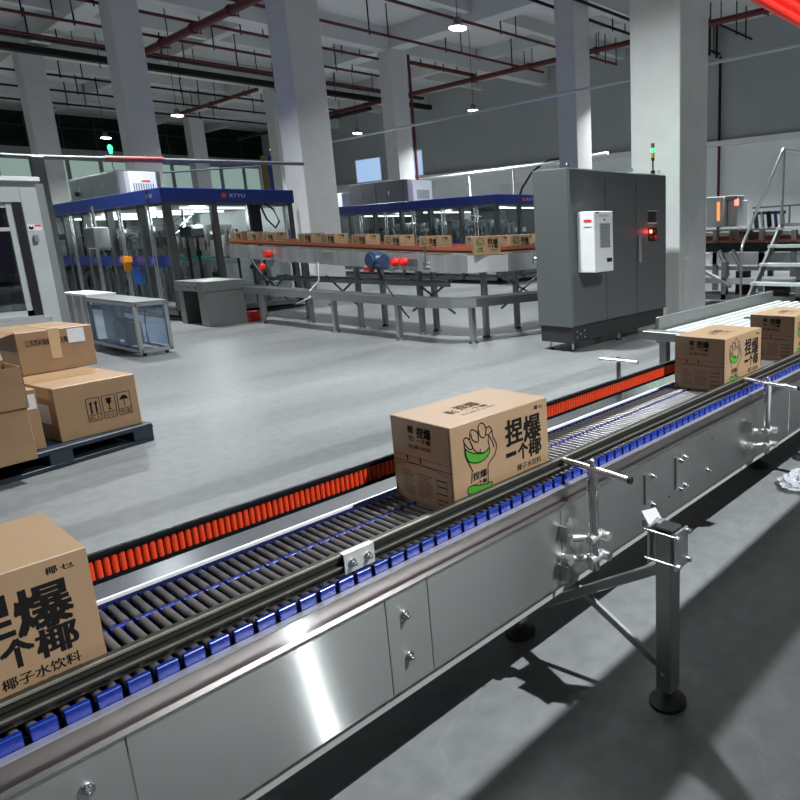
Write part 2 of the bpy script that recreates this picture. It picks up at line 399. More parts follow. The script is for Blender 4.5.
# ================================================================== CEILING PIPES
PS = 1.158
def pipe_x(y, x0, x1, z, r, m, lab, hangers, group='sprinkler pipes under the ceiling', name='sprinkler_pipe'):
    y, x0, x1, r, z = y*PS, x0*PS, x1*PS, r*PS, 1.5+(z-1.5)*PS; hangers = [h*PS for h in hangers]
    t = thing(name, lab, 'pipe', ((x0+x1)/2, y, z), group)
    MB().cyl((x0, y, z), (x1, y, z), r, 8).build('pipe_run', m, t)
    for hx in hangers:
        MB().cyl((hx, y, z-.12), (hx, y, CZ), .03, 5).build('hanger_rod', dark_pipe, t)
        if hx+.9 < x1: MB().cyl((hx+.9, y, z), (hx+.9, y, CZ), .026, 5).build('hanger_rod', dark_pipe, t)
def pipe_y(x, y0, y1, z, r, m, lab, hangers, group='sprinkler main pipes', name='sprinkler_main_pipe'):
    x, y0, y1, r, z = x*PS, y0*PS, y1*PS, r*PS, 1.5+(z-1.5)*PS; hangers = [h*PS for h in hangers]
    t = thing(name, lab, 'pipe', (x, (y0+y1)/2, z), group)
    mb = MB().cyl((x, y0, z), (x, y1, z), r, 10)
    for hy in hangers: mb.cyl((x, hy-.06, z), (x, hy+.06, z), r*1.35, 10)
    mb.build('pipe_run', m, t)
    for hy in hangers:
        MB().cyl((x+.25, hy, z-.1), (x+.25, hy, CZ), .02, 5).cyl((x, hy, z-.12), (x+.3, hy, z-.12), .02, 5).build('hanger_rod', dark_pipe, t)
pipe_x(8.95, 14, 30.6, 8.2, .045, red_pipe, 'thin red sprinkler pipe at the top right above the wall', (24, 27))
pipe_x(11.65, 14, 25.9, 8.2, .04, dark_pipe, 'short dark sprinkler pipe right of the big column, ending in a rod', (22.6, 24.6, 25.4))
pipe_x(13.55, 14, 28.0, 8.2, .05, dark_pipe, 'dark sprinkler pipe ending at the corner drop right of the big column', (26.6, ))
pipe_x(14.5, 10.4, 22.2, 8.2, .05, dark_pipe, 'dark red sprinkler pipe crossing top right behind the column', (12, 16.2, 20.9))
pipe_x(17.45, 8.5, 25.4, 8.2, .05, red_pipe, 'red sprinkler pipe passing over the large round lamp', (9.2, 13.1, 18.4, 23.2, 24.6))
pipe_x(20.5, 8.0, 24.2, 8.2, .05, red_pipe, 'red sprinkler pipe running from the wide column behind the large lamp', (9.0, 15.2, 18.6, 22.2))
pipe_x(23.35, 3.0, 17.8, 8.2, .05, red_pipe, 'red sprinkler pipe crossing above between the two left columns', (4.2, 8, 12.2, 16))
pipe_x(25.75, 3.0, 19.6, 8.2, .05, red_pipe, 'dark red sprinkler pipe at the upper left, topmost at the picture edge', (6.9, 8.2, 12.4, 17.3))
pipe_x(28.15, 4.0, 22.0, 8.2, .05, red_pipe, 'dark red sprinkler pipe just above the black cable tray at left', (7.6, 11.6, 14.4, 18))
pipe_x(34.0, 6.0, 24.0, 8.2, .045, dark_pipe, 'thin dark pipe just below the thick black duct', (10, 14.6, 18.4))
pipe_x(37.2, 8.0, 22.0, 8.2, .045, dark_pipe, 'thin dark pipe second below the thick black duct', (11.5, 16, 19.6))
pipe_x(40.5, 8.0, 24.0, 8.2, .045, dark_pipe, 'faint thin pipe, lowest of the row near the far windows', (12, 18.2))
pipe_x(22.95, 18.9, 22.4, 8.2, .085, red_pipe, 'thick red branch pipe from the riser to the main red pipe', (19.4, 20.6), 'sprinkler main pipes', 'sprinkler_main_pipe')
pipe_y(22.35, 2.0, 36.5, 8.04, .10, red_pipe, 'long thick red main pipe running diagonally behind the columns', (5.1, 9.6, 12.1, 16.3, 19.7, 23, 27.6, 31))
pipe_y(10.7, 14.0, 27.2, 8.02, .12, red_pipe, 'thick red main pipe at upper left meeting the left column', (18.5, 20.9, 23.4, 25.8))
pipe_y(16.55, 30.9, 39.3, 8.05, .085, red_pipe, 'short red main pipe dropping behind the left column below the black duct', (32, 35.4, 38))
pipe_y(21.9, 30, 44, 7.7, .10, dark_pipe, 'dark grey duct pipe below the red main, beside the middle column', (33, 40))
t = thing('cable_tray', 'long black cable tray crossing the upper left under the ceiling', 'cable tray', (12, 33.35, 9.25), 'cable trays')
MB().box(2, 28, 33.05, 33.35, 9.25, 9.37).build('tray', dark_pipe, t)
for hx in (7, 10.4, 15, 20.2, 24.5): MB().cyl((hx, 33.2, 9.2), (hx, 33.2, CZ), .018, 5).build('hanger_rod', dark_pipe, t)
t = thing('air_duct', 'thickest black duct crossing the upper left under the ceiling', 'duct', (12, 35.5, 9.15), 'cable trays')
MB().box(2, 30.5, 35.3, 35.7, 9.24, 9.50).build('duct_run', dark_pipe, t)
for hx in (8.1, 12, 15.3, 20, 23.6): MB().cyl((hx, 35.5, 9.0), (hx, 35.5, CZ), .02, 5).build('hanger_rod', dark_pipe, t)
t = thing('riser_pipe', 'thin red riser pipe running down beside the far middle column', 'pipe', (21.55, 26.4, 5))
MB().cyl((21.55, 26.35, 0), (21.55, 26.35, 9.5), .07, 8).build('pipe_run', red_pipe, t)
t = thing('riser_pipe', 'red and black riser pipe on the wall right of the big column', 'pipe', (31.2, 15.55, 4))
MB().cyl((31.2, 15.55, 0), (31.2, 15.55, 5.1), .07, 8).build('lower_pipe', red_pipe, t)
MB().cyl((31.2, 15.55, 5.1), (31.2, 15.55, 9.1), .07, 8).build('upper_pipe', dark_pipe, t)
MB().cyl((30.9, 15.6, 9.0), (30.9, 15.6, CZ), .06, 8).cyl((30.2, 15.6, 9.0), (30.2, 15.6, CZ), .06, 8).build('ceiling_drop', dark_pipe, t)
t = thing('hanging_conduit', 'long thin pale conduit hung across the hall in front of the two far columns', 'conduit', (18, 15, 5.7))
MB().tube([(18, 30.5, 5.60), (18, 24, 5.62), (18, 15, 5.72), (18, 5.0, 5.80)], .05, 8).build('conduit_run', pale_pipe, t)
for y, z in ((11.3, 5.75), (30.0, 5.60)): MB().cyl((18, y, z), (18, y, CZ), .012, 5).build('hanger_rod', dark_pipe, t)
t = thing('service_pipe', 'grey horizontal service pipe on posts above the left machine, red-taped in the middle', 'pipe', (5.6, 14.6, 3))
MB().tube([(-2.0, 14.6, 3.02), (3.62, 14.6, 3.0), (8.7, 14.6, 3.13)], .04, 10).build('pipe_run', mid_grey, t)
MB().tube([(4.75, 14.6, 3.03), (5.75, 14.6, 3.06)], .056, 10).build('red_tape', mat('faded_red', (.35, .08, .07), .5), t)
MB().box(3.62, 3.80, 14.5, 14.68, 0, 3.0).build('post', galv, t, bevel=.005)
t = thing('pipe_support', 'thin grey pipe frame standing above the blue machine roof near the middle column', 'pipe support', (7, 16.6, 2.5))
MB().tube([(5.95, 15.2, 2.88), (6.5, 15.5, 2.95), (8.4, 16.0, 3.18)], .022, 6).build('top_rail', galv, t)
MB().cyl((8.4, 16.0, 2.5), (8.4, 16.0, 3.2), .035, 8).cyl((7.35, 15.75, 2.5), (7.35, 15.75, 3.06), .025, 8).build('post', galv, t)

# red pipes overhead at the top right corner
t = thing('overhead_tube_rack', 'three bright red tubes close overhead at the top right corner', 'tube rack', (4, 1.5, 2.6))
for k in range(3):
    MB().cyl((1.2, 1.5, 2.553+k*.056), (7.2, 1.5, 2.553+k*.056), .0235, 16).build('tube', bright_red, t)
for x in (1.3, 6.9):
    MB().box(x-.02, x+.02, 1.525, 1.54, 2.50, 2.72).build('bracket', dark_steel, t); MB().cyl((x, 1.545, 2.6), (x, 1.545, CZ), .01, 6).build('hanger_rod', dark_pipe, t)

# ================================================================== MAIN CONVEYOR
X0, X1 = -.9, 7.6
cv = thing('roller_conveyor', 'long stainless roller conveyor in the foreground with blue chain links and orange side rollers', 'conveyor', (1.65, 1.5, 0))
# outer side panels, in lengths with fine seams
seams = [X0, .286, .837, .965, 1.497, 2.258, 3.4, 4.6, 6.0, X1]
for a, b in zip(seams[:-1], seams[1:]):
    MB().box(a+.0008, b-.0008, 1.268, 1.277, .388, .655).build('side_panel', panel_steel, cv, bevel=.001)
MB().box(X0, X1, 1.262, 1.281, .655, .6585).build('panel_top_edge', bright_steel, cv)
MB().box(X0, X1, 1.282, 1.31, .349, .388).build('lit_floor_band', clip_steel, cv, bevel=.002)  # pale strip standing in for the band of lit floor below the panel
MB().box(X0, X1, 1.290, 1.296, .60, .698).build('inner_frame', pink_steel, cv)
MB().box(X0, X1, 1.289, 1.307, .696, .6995).build('frame_flange', matte_flange, cv)
MB().box(X0, X1, 1.327, 1.690, .672, .684).build('chain_bed', black_plastic, cv)
# chain links: near hundred are individual
PIT = .0483
def link_mb(x, mb=None):
    mb = mb or MB(); w = .0385
    mb.box(x-w/2, x+w/2, 1.309, 1.321, .696, .7245)
    mb.box(x-.008, x+.008, 1.318, 1.60, .692, .700)
    mb.box(x-.0215, x+.0215, 1.425, 1.437, .698, .716)
    mb.box(x-.0215, x+.0215, 1.545, 1.557, .698, .7165)
    return mb
def roll_mb(x, mb=None, n=8):
    mb = mb or MB()
    for a, b in ((1.322, 1.423), (1.439, 1.543), (1.559, 1.653)):
        mb.cyl((x, a, .7115), (x, b, .7115), .0085, n)
    return mb
xs = [-.10 + PIT*i for i in range(100)]
base = link_mb(xs[0]).build('chain_link', blue_plastic, cv, bevel=.0012)
ra = roll_mb(xs[0]-PIT/4).build('roller', roller_grey, base); rb = roll_mb(xs[0]+PIT/4).build('roller', roller_grey, base)
for x in xs[1:]:
    c = base.copy(); COL.objects.link(c); c.parent = cv; c.location = (x-xs[0], 0, 0)
    for g in (ra, rb):
        d = g.copy(); COL.objects.link(d); d.parent = c; d.location = (0, 0, 0)
far = MB(); farr = MB(); x = xs[-1]+PIT
while x < X1:
    link_mb(x, far); roll_mb(x-PIT/4, farr, 6); roll_mb(x+PIT/4, farr, 6); x += PIT
x = xs[0]-PIT
while x > X0:
    link_mb(x, far); roll_mb(x-PIT/4, farr, 6); roll_mb(x+PIT/4, farr, 6); x -= PIT
fl = far.build('chain_run', blue_plastic, cv); fl['kind'] = 'stuff'
fr = farr.build('roller_run', roller_grey, fl); fr['kind'] = 'stuff'
ce = MB().box(X0, X1, 1.655, 1.698, .684, .708)
x = X0+.02
while x < X1: ce.box(x-.017, x+.017, 1.655, 1.672, .708, .716); x += PIT
ce.build('chain_edge', navy_plastic, cv)
MB().box(X0, X1, 1.306, 1.3085, .684, .698).box(X0, X1, 1.3225, 1.3265, .684, .706).build('chain_guide', black_plastic, cv)
# front guide rail
g = MB().box(X0, X1, 1.333, 1.353, .757, .775)
g = g.build('guide_rail', olive_rail, cv, bevel=.002)
MB().box(X0, X1, 1.3295, 1.3345, .772, .7765).build('rail_lip', rail_edge, g)
MB().box(X0, X1, 1.337, 1.350, .733, .757).build('rail_web', black_plastic, g)
MB().box(X0, X1, 1.327, 1.350, .738, .7495).build('lower_rail', olive_rail, g, bevel=.002)
MB().box(X0, X1, 1.3265, 1.3295, .745, .7495).build('lower_lip', rail_edge, g)
MB().box(X0, X1, 1.334, 1.338, .726, .738).build('rail_skirt', olive_rail, g)
# clip plate with two bolts
def hexbolt(mb, x, y, z, r=.011, dy=-1):
    mb.cyl((x, y, z), (x, y+dy*.003, z), r*1.5, 14); mb.cyl((x, y+dy*.003, z), (x, y+dy*.011, z), r, 6)
    mb.cyl((x, y+dy*.011, z), (x, y+dy*.018, z), r*.5, 8)
p = MB().box(.775, .858, 1.320, 1.3225, .728, .779).box(.775, .858, 1.320, 1.338, .7765, .779).build('rail_clip', clip_steel, cv, bevel=.0008)
for bx in (.795, .838):
    b = MB(); hexbolt(b, bx, 1.320, .752, .007); b.build('bolt', chrome, p)
# rear guide with orange rollers
fr = MB().box(X0, X1, 1.670, 1.688, .824, .834).box(X0, X1, 1.670, 1.690, .768, .779).box(X0, X1, 1.687, 1.691, .779, .824)
og = fr.build('roller_guide', matt_black, cv, bevel=.0015)
MB().box(X0, X1, 1.688, 1.692, .834, .836).build('guide_edge', bright_steel, og)
PO = .0157
x = .30; base = MB().cyl((x, 1.679, .778), (x, 1.679, .825), .0069, 10).build('orange_roller', orange_roller, og)
for i in range(1, 100):
    c = base.copy(); COL.objects.link(c); c.parent = og; c.location = (PO*i, 0, 0)
mb = MB(); x = .30+PO*100
while x < X1-.02: mb.cyl((x, 1.679, .778), (x, 1.679, .825), .0069, 7); x += PO
x = .30-PO
while x > X0: mb.cyl((x, 1.679, .778), (x, 1.679, .825), .0073, 6); x -= PO
o = mb.build('orange_roller_run', orange_roller, og); o['kind'] = 'stuff'
# rear steel shelf
MB().box(X0, X1, 1.708, 2.00, .690, .700).build('rear_shelf', shelf_steel, cv, bevel=.001)
MB().box(X0, X1, 1.700, 1.709, .690, .715).build('shelf_lip', lip_steel, cv)
MB().box(X0, X1, 1.992, 2.000, .60, .712).build('rear_frame', steel, cv)
MB().box(X0, X1, 1.96, 1.99, .42, .69).build('rear_panel', matte_steel, cv)
# panel bolts
for bx, bz in ((.218, .592), (.889, .585), (.892, .469), (2.039, .583), (2.038, .471), (2.250, .582), (2.250, .462), (2.285, .587), (2.285, .468),
               (2.482, .470), (3.95, .56), (3.95, .45)):
    b = MB(); hexbolt(b, bx, 1.268, bz, .009 if bx < 1 else .0075); b.build('bolt', chrome, cv)
for sx, s0, s1 in ((1.984, .49, .607), (2.209, .473, .607)):
    MB().box(sx-.003, sx+.003, 1.262, 1.268, s0, s1).build('slot_strip', dark_steel, cv)
for bx, bz in ((2.52, .60), (2.16, .46), (3.1, .57)): MB().cyl((bx, 1.269, bz), (bx, 1.2672, bz), .005, 8).build('hole', black_plastic, cv)
# T-handled posts with clamps, near side
def t_post(x):
    pr = MB().cyl((x-.002, 1.205, .425), (x, 1.205, .762), .0175, 18).build('clamp_post', chrome, cv)
    MB().cyl((x-.010, 1.060, .762), (x+.008, 1.325, .768), .0108, 14).build('tee_bar', chrome, pr)
    MB().cyl((x-.010, 1.052, .762), (x-.010, 1.062, .762), .0115, 12).build('bar_cap', black_plastic, pr)
    b = MB(); b.cyl((x, 1.205, .760), (x, 1.205, .792), .009, 10); b.cyl((x-.02, 1.205, .745), (x+.02, 1.205, .745), .006, 8); b.dome((x, 1.205, .792), .009, .005)
    b.build('top_nut', chrome, pr)
    for z in (.535, .465):
        a = MB().cyl((x-.075, 1.262, z+.008), (x-.01, 1.215, z), .0125, 14).cyl((x-.075, 1.268, z+.008), (x-.075, 1.24, z+.008), .016, 14)
        a.cyl((x-.032, 1.200, z), (x+.038, 1.200, z), .015, 14).cyl((x+.030, 1.165, z), (x+.030, 1.225, z), .014, 14)
        a.build('clamp_arm', clamp_steel, pr)
    for z in (.570, .435):
        b = MB().box(x-.100, x-.094, 1.235, 1.268, z-.025, z+.025); hexbolt(b, x-.084, 1.266, z, .010); b.build('clamp_bracket', steel, pr)
t_post(1.585); t_post(2.955); t_post(4.35)
# far side T posts
def far_post(x):
    p = MB().cyl((x, 1.83, .70), (x, 1.83, .885), .011, 12).build('rear_clamp_post', dark_steel, cv)
    MB().cyl((x-.02, 1.93, .868), (x+.0, 1.72, .868), .0085, 10).build('tee_bar', chrome, p)
    MB().cyl((x, 1.83, .70), (x, 1.83, .722), .022, 14).cyl((x, 1.80, .79), (x, 1.70, .79), .008, 8).build('post_foot', dark_steel, p)
far_post(2.64); far_post(4.3)
# outrigger support leg
def outrigger(X, mirror=False):
    L = MB().box(X-.028, X+.028, .942, .998, .055, .60).build('leg', matte_steel, cv, bevel=.003)
    MB().box(X-.030, X+.030, .938, 1.000, .600, .615).build('leg_cap', black_plastic, L, bevel=.004)
    MB().box(X-.034, X+.036, .920, .928, .490, .612).build('clamp_plate', steel, L, bevel=.001)
    MB().box(X-.034, X+.036, 1.014, 1.022, .490, .612).build('clamp_plate', steel, L, bevel=.001)
    b = MB()
    for z in (.505, .598):
        for xx in (X-.031, X+.033): b.cyl((xx, .920, z), (xx, .908, z), .008, 6); b.cyl((xx, .910, z), (xx, 1.03, z), .004, 8)
    b.build('clamp_bolts', chrome, L)
    f = MB().cyl((X, .970, .0), (X, .970, .012), .060, 24).cyl((X, .970, .012), (X, .970, .030), .056, 24, r1=.020)
    f = f.build('foot', rubber, L)
    MB().cyl((X, .970, .03), (X, .970, .06), .012, 10).build('foot_stem', chrome, f)
    br = MB().bar((X, 1.00, .465), (X, 1.60, .105), .026, .032).build('brace', matte_steel, cv, bevel=.003)
    MB().bar((X-.004, .975, .115), (X-.004, 1.39, .325), .014, .026).build('cross_brace', matte_steel, cv, bevel=.002)
    MB().cyl((X-.03, .972, .118), (X-.02, .972, .118), .008, 8).build('brace_bolt', chrome, cv)
    # white tilted bracket plate
    m4 = Matrix.Translation((X+.04, 1.045, .600)) @ Matrix.Rotation(math.radians(12), 4, 'Y') @ Matrix.Rotation(math.radians(48), 4, 'X')
    MB().box(-.042, .042, -.034, .034, -.003, .003, m4).build('bracket_plate', clip_steel, L, bevel=.001)
    MB().box(X+.02, X+.06, 1.0, 1.075, .575, .60).build('bracket_arm', matte_steel, L)
    for yy in (1.615, 1.95):
        q = MB().box(X-.02, X+.02, yy-.02, yy+.02, .05, .42).build('leg', matte_steel, cv, bevel=.002)
        f = MB().cyl((X, yy, 0), (X, yy, .012), .058, 20).cyl((X, yy, .012), (X, yy, .032), .054, 20, r1=.02).build('foot', rubber, q)
outrigger(1.645)
for X in (3.86, 6.2):
    for yy in (1.30, 1.62, 1.95):
        q = MB().box(X-.02, X+.02, yy-.02, yy+.02, .05, .42).build('leg', matte_steel, cv, bevel=.002)
        MB().cyl((X, yy, 0), (X, yy, .012), .065, 20).cyl((X, yy, .012), (X, yy, .035), .060, 20, r1=.02).build('foot', rubber, q)
    MB().box(X-.02, X+.02, 1.28, 1.98, .36, .40).build('cross_beam', matte_steel, cv)
q = MB().box(4.13, 4.17, 1.42, 1.46, .05, .40).build('leg', matte_steel, cv)
MB().cyl((4.15, 1.44, 0), (4.15, 1.44, .02), .075, 20, r1=.05).build('foot', rubber, q)

# ================================================================== CARTONS
L_, W_, H_ = .410, .264, .257
def carton(name, label, loc, rz, group):
    t = thing(name, label, 'carton', loc, group, rz)
    body = MB().box(-L_/2, L_/2, -W_/2, W_/2, 0, H_).build('carton_body', cardboard, t, bevel=.0018, local=True)
    F = lambda u, v, d: Vector((-L_/2 + u, -W_/2 - d, v))
    B = lambda u, v, d: Vector((L_/2 - u, W_/2 + d, v))
    E = lambda u, v, d: Vector((-L_/2 - d, W_/2 - u, v))
    E2 = lambda u, v, d: Vector((L_/2 + d, -W_/2 + u, v))
    T = lambda u, v, d: Vector((-L_/2 + u, -W_/2 + v, H_ + d))
    se = MB()
    for P in (F, B):
        a = MB(); gr = MB(); fa = MB()
        letters(a, '捏', .217, .289, .143, .222, P, .035); letters(a, '爆', .297, .374, .136, .216, P, .030)
        letters(a, '一', .214, .258, .108, .121, P, .03); letters(a, '个', .267, .310, .086, .137, P, .035); letters(a, '椰', .315, .373, .083, .135, P, .03)
        letters(a, '椰子水饮料', .259, .371, .052, .073, P, .012)
        letters(a, '椰', .347, .364, .228, .242, P, .02); letters(a, '乜', .368, .388, .229, .239, P, .03)
        letters(fa, '净含量 饮料', .285, .370, .040, .046, P, .0)
        H = {'o': [(0.076,0.108),(0.063,0.136),(0.052,0.16),(0.05,0.182),(0.05,0.199),(0.049,0.211),(0.059,0.215),(0.072,0.206),(0.073,0.22),(0.079,0.232),(0.092,0.228),(0.104,0.219),(0.107,0.235),(0.116,0.243),(0.129,0.238),(0.138,0.224),(0.15,0.225),(0.16,0.212),(0.162,0.193),(0.173,0.171),(0.175,0.155),(0.167,0.136),(0.15,0.122),(0.137,0.111),(0.135,0.09)],
             'f1': [(0.051,0.2),(0.062,0.184),(0.074,0.175),(0.08,0.182),(0.074,0.197),(0.072,0.206)],
             'f2': [(0.078,0.221),(0.082,0.202),(0.099,0.191),(0.105,0.196),(0.104,0.219)],
             'f3': [(0.108,0.225),(0.11,0.21),(0.121,0.198),(0.133,0.202),(0.138,0.224)],
             'f4': [(0.138,0.224),(0.135,0.206),(0.144,0.201),(0.153,0.206),(0.16,0.209)],
             't': [(0.073,0.199),(0.086,0.171),(0.104,0.157),(0.128,0.153),(0.145,0.164),(0.143,0.186),(0.148,0.2)],
             'c': [(0.111,0.167),(0.108,0.16),(0.112,0.154)], 't2': [(0.148,0.197),(0.16,0.175),(0.165,0.158)],
             's': [(0.072,0.106),(0.068,0.074)], 's2': [(0.132,0.053),(0.135,0.093)]}
        for k, v in H.items(): stroke(a, v, .0036, P, .0007)
        g1 = [(0.052,0.184),(0.066,0.171),(0.085,0.161),(0.104,0.155),(0.124,0.152),(0.141,0.159),(0.147,0.16),(0.144,0.146),(0.13,0.134),(0.11,0.129),(0.089,0.131),(0.067,0.14),(0.056,0.156)]
        g2 = [(0.054,0.066),(0.069,0.068),(0.1,0.060),(0.13,0.056),(0.146,0.056),(0.148,0.046),(0.131,0.040),(0.099,0.040),(0.055,0.046)]
        for g_ in (g1, g2): gr = MB(); fillpoly(gr, g_, P, .0005); gr.build('green_print', green_ink, t, local=True); stroke(a, g_, .0032, P, .0007, closed=True)
        letters(a, '捏爆', .075, .130, .080, .103, P, .03); letters(a, '一个椰', .077, .128, .061, .074, P, .03)
        a.build('printed_lettering', ink, t, local=True); fa.build('faint_print', ink_faint, t, local=True)
    for P in (E, E2):
        a = MB(); fa = MB()
        letters(a, '椰', .079, .104, .214, .238, P, .02); letters(a, '乜', .080, .104, .193, .209, P, .03)
        letters(a, '捏爆', .120, .182, .207, .238, P, .035); letters(a, '一个椰', .116, .179, .190, .204, P, .03)
        letters(fa, '进口椰子水饮料', .079, .178, .169, .182, P, .015)
        for (x0, x1, z0, z1, n_) in ((.038, .098, .022, .098, 8), (.108, .176, .022, .096, 8)):
            for i in range(n_):
                z = z1 - (z1-z0)*i/n_
                letters(fa, random.choice(('产品名称椰子水饮料', '净含量保质期常温', '配料椰子水饮用水', '营养成分表能量')), x0, x1-random.random()*.02, z-.006, z, P, .0)
        for z in (.018, .03, .05, .072, .09): fillpoly(fa, [(.195, z), (.236, z), (.236, z+.004), (.195, z+.004)], P, .0004)
        for s_ in ([(.193, .016), (.193, .1)], [(.238, .016), (.238, .1)], [(.015, .010), (.015, .11), (.243, .11), (.243, .010)]): stroke(fa, s_, .0015, P, .0004)
        for xx in (.065, .125):   # perforation tabs of the tear strip
            fillpoly(fa, [(xx, .128), (xx+.006, .128), (xx+.006, .146), (xx, .146)], P, .0004)
        a.build('printed_lettering', ink, t, local=True); fa.build('faint_print', ink_faint, t, local=True); se = MB()
        fillpoly(se, [(.0, .122), (W_, .122), (W_, .1245), (.0, .1245)], P, .0005)
        fillpoly(se, [(.005, .1425), (W_, .1425), (W_, .144), (.005, .144)], P, .0005)
        fillpoly(se, [(W_-.007, .006), (W_-.004, .006), (W_-.004, .250), (W_-.007, .250)], P, .0005)
        se.build('flap_seam', seam_m, t, local=True)
    fa = MB()
    letters(fa, '椰乜', .10, .135, .10, .145, T, .01); letters(fa, '捏爆', .15, .235, .115, .165, T, .03); letters(fa, '一个椰', .15, .235, .085, .108, T, .02)
    letters(fa, '进口椰子水饮料', .11, .25, .065, .078, T, .0)
    fa.build('faint_print', ink_faint, t, local=True)
    return t
c0 = carton('carton', 'printed drink carton on the roller conveyor in the centre, whole and largest in full view', (1.162+L_/2, 1.371+W_/2, .7205), 0, 'drink cartons on the front conveyor')
dup(c0, (.309-L_/2, 1.371+W_/2, .7205), 0, 'printed drink carton cut off by the left picture edge, nearest on the roller conveyor')
dup(c0, (2.832+L_/2, 1.366+W_/2, .7205), 0, 'printed drink carton in front of the transfer roller table, third along the front conveyor')
dup(c0, (3.70+L_/2, 1.366+W_/2, .7205), 0, 'printed drink carton cut off by the right picture edge, farthest on the front conveyor')

# ================================================================== REAR CONVEYOR (L-shaped)
rc = thing('packing_conveyor', 'raised stainless conveyor in the middle distance carrying a row of small cartons', 'conveyor', (6.6, 9.5, 0))
def hz(y): return 1.172 + .034*(y-6.8)
def ribbon(mb, outer, inner, zf0, zf1):
    n = len(outer); vs = []
    for p in outer + inner:
        z0 = zf0(p); z1 = zf1(p); vs += [(p[0], p[1], z0), (p[0], p[1], z1)]
    for i in range(n-1):
        o0, o1, i0, i1 = 2*i, 2*(i+1), 2*(n+i), 2*(n+i+1)
        mb.add([vs[o0], vs[o1], vs[o1+1], vs[o0+1], vs[i0], vs[i1], vs[i1+1], vs[i0+1]],
               [(0,1,2,3),(5,4,7,6),(3,2,6,7),(1,0,4,5),(0,3,7,4),(1,5,6,2)])
    return mb
OUT = [(6.3, 13.6), (6.3, 7.55), (6.48, 7.0), (7.0, 6.72), (9.1, 6.72)]
def offs(pl, d):
    res = []
    for i, p in enumerate(pl):
        a = Vector(pl[max(i-1, 0)]); b = Vector(pl[min(i+1, len(pl)-1)]); t_ = (b-a).normalized()
        n_ = Vector((-t_.y, t_.x)); res.append((p[0]+n_.x*d, p[1]+n_.y*d))
    return res
for i in range(len(OUT)-1):
    segp = OUT[i:i+2]; ii = offs(OUT, .02)[i:i+2]
    ribbon(MB(), segp, ii, lambda p: hz(p[1])-.235, lambda p: hz(p[1])).build('side_panel', satin_steel if i != 2 else clip_steel, rc)
ribbon(MB(), offs(OUT, .55), offs(OUT, .57), lambda p: hz(p[1])-.235, lambda p: hz(p[1])).build('side_panel', steel, rc)
ribbon(MB(), offs(OUT, .03), offs(OUT, .54), lambda p: hz(p[1])-.06, lambda p: hz(p[1])).build('belt', dark_steel, rc)
ribbon(MB(), offs(OUT, .04), offs(OUT, .06), lambda p: hz(p[1])+.065, lambda p: hz(p[1])+.115).build('guide_rail', orange_red, rc)
ribbon(MB(), offs(OUT, .50), offs(OUT, .52), lambda p: hz(p[1])+.075, lambda p: hz(p[1])+.135).build('guide_rail', orange_red, rc)
ribbon(MB(), offs(OUT, .035), offs(OUT, .04), lambda p: hz(p[1])+.035, lambda p: hz(p[1])+.065).build('rail_edge', black_plastic, rc)
for (x, y) in ((6.5, 12.9), (6.5, 11.2), (6.45, 9.6), (6.5, 8.1), (6.75, 6.98), (8.0, 6.85),
               (6.84, 11.87), (6.84, 9.49), (6.86, 8.2), (7.64, 7.2), (8.64, 7.25)):
    q = MB().box(x-.035, x+.035, y-.035, y+.035, .04, hz(y)-.2).build('leg', matte_steel, rc)
    MB().cyl((x, y, 0), (x, y, .035), .07, 12, r1=.04).build('foot', rubber, q)
for (a, b) in (((6.5, 12.8), (6.5, 11.9)), ((6.45, 10.5), (6.45, 9.6)), ((6.5, 8.3), (6.55, 7.4)), ((7.3, 7.2), (8.3, 7.2))):
    MB().bar((*a, .35), (*b, .85), .02, .03).bar((*a, .85), (*b, .35), .02, .03).build('cross_brace', dark_steel, rc)
MB().box(6.42, 6.5, 7.4, 12.9, .74, .80).build('stretcher', matte_steel, rc)
MB().box(6.82, 6.9, 7.9, 12.9, .74, .80).build('stretcher', matte_steel, rc)
# motors and controls on the panel
m_ = MB().cyl((6.28, 8.72, 1.13), (6.12, 8.72, 1.13), .13, 18).cyl((6.14, 8.72, 1.13), (6.08, 8.72, 1.13), .10, 18).cyl((6.2, 8.85, 1.12), (6.2, 8.5, 1.12), .10, 16)
m_ = m_.build('motor', motor_blue, rc); MB().cyl((6.2, 8.95, 1.0), (6.2, 8.83, 1.0), .055, 12).build('motor_cap', red_plastic, m_)
for y in (8.32, 8.12): MB().cyl((6.29, y, 1.10), (6.22, y, 1.10), .06, 16).cyl((6.22, y, 1.10), (6.19, y, 1.10), .04, 12).build('red_knob', red_plastic, rc)
MB().cyl((6.29, 12.0, 1.23), (6.18, 12.0, 1.23), .065, 16).build('red_knob', red_plastic, rc)
MB().cyl((6.2, 12.1, 1.0), (6.12, 12.1, 1.0), .065, 14).build('red_knob', red_plastic, rc)
MB().box(6.24, 6.30, 9.95, 10.2, 1.10, 1.25).build('control_box', bright_steel, rc)
MB().box(6.24, 6.30, 7.85, 8.0, 1.05, 1.15).build('control_box', dark_steel, rc)
def hang(pts, r, nm, m): MB().tube(pts, r, 6).build(nm, m, rc)
hang([(6.25, 8.75, 1.02), (6.2, 8.55, .8), (6.1, 8.2, .6), (6.1, 8.0, .4), (6.15, 7.95, .3)], .012, 'cable', black_plastic)
hang([(6.2, 10.3, 1.1), (6.15, 10.25, .8), (6.0, 10.35, .62), (5.9, 10.15, .55), (5.9, 10.5, .45), (6, 10.8, .4)], .010, 'cable', paper)
hang([(6.25, 12.7, 1.2), (6.2, 12.4, 1.0), (6.15, 12.0, .8), (6.1, 11.8, .75)], .02, 'hose', black_plastic)
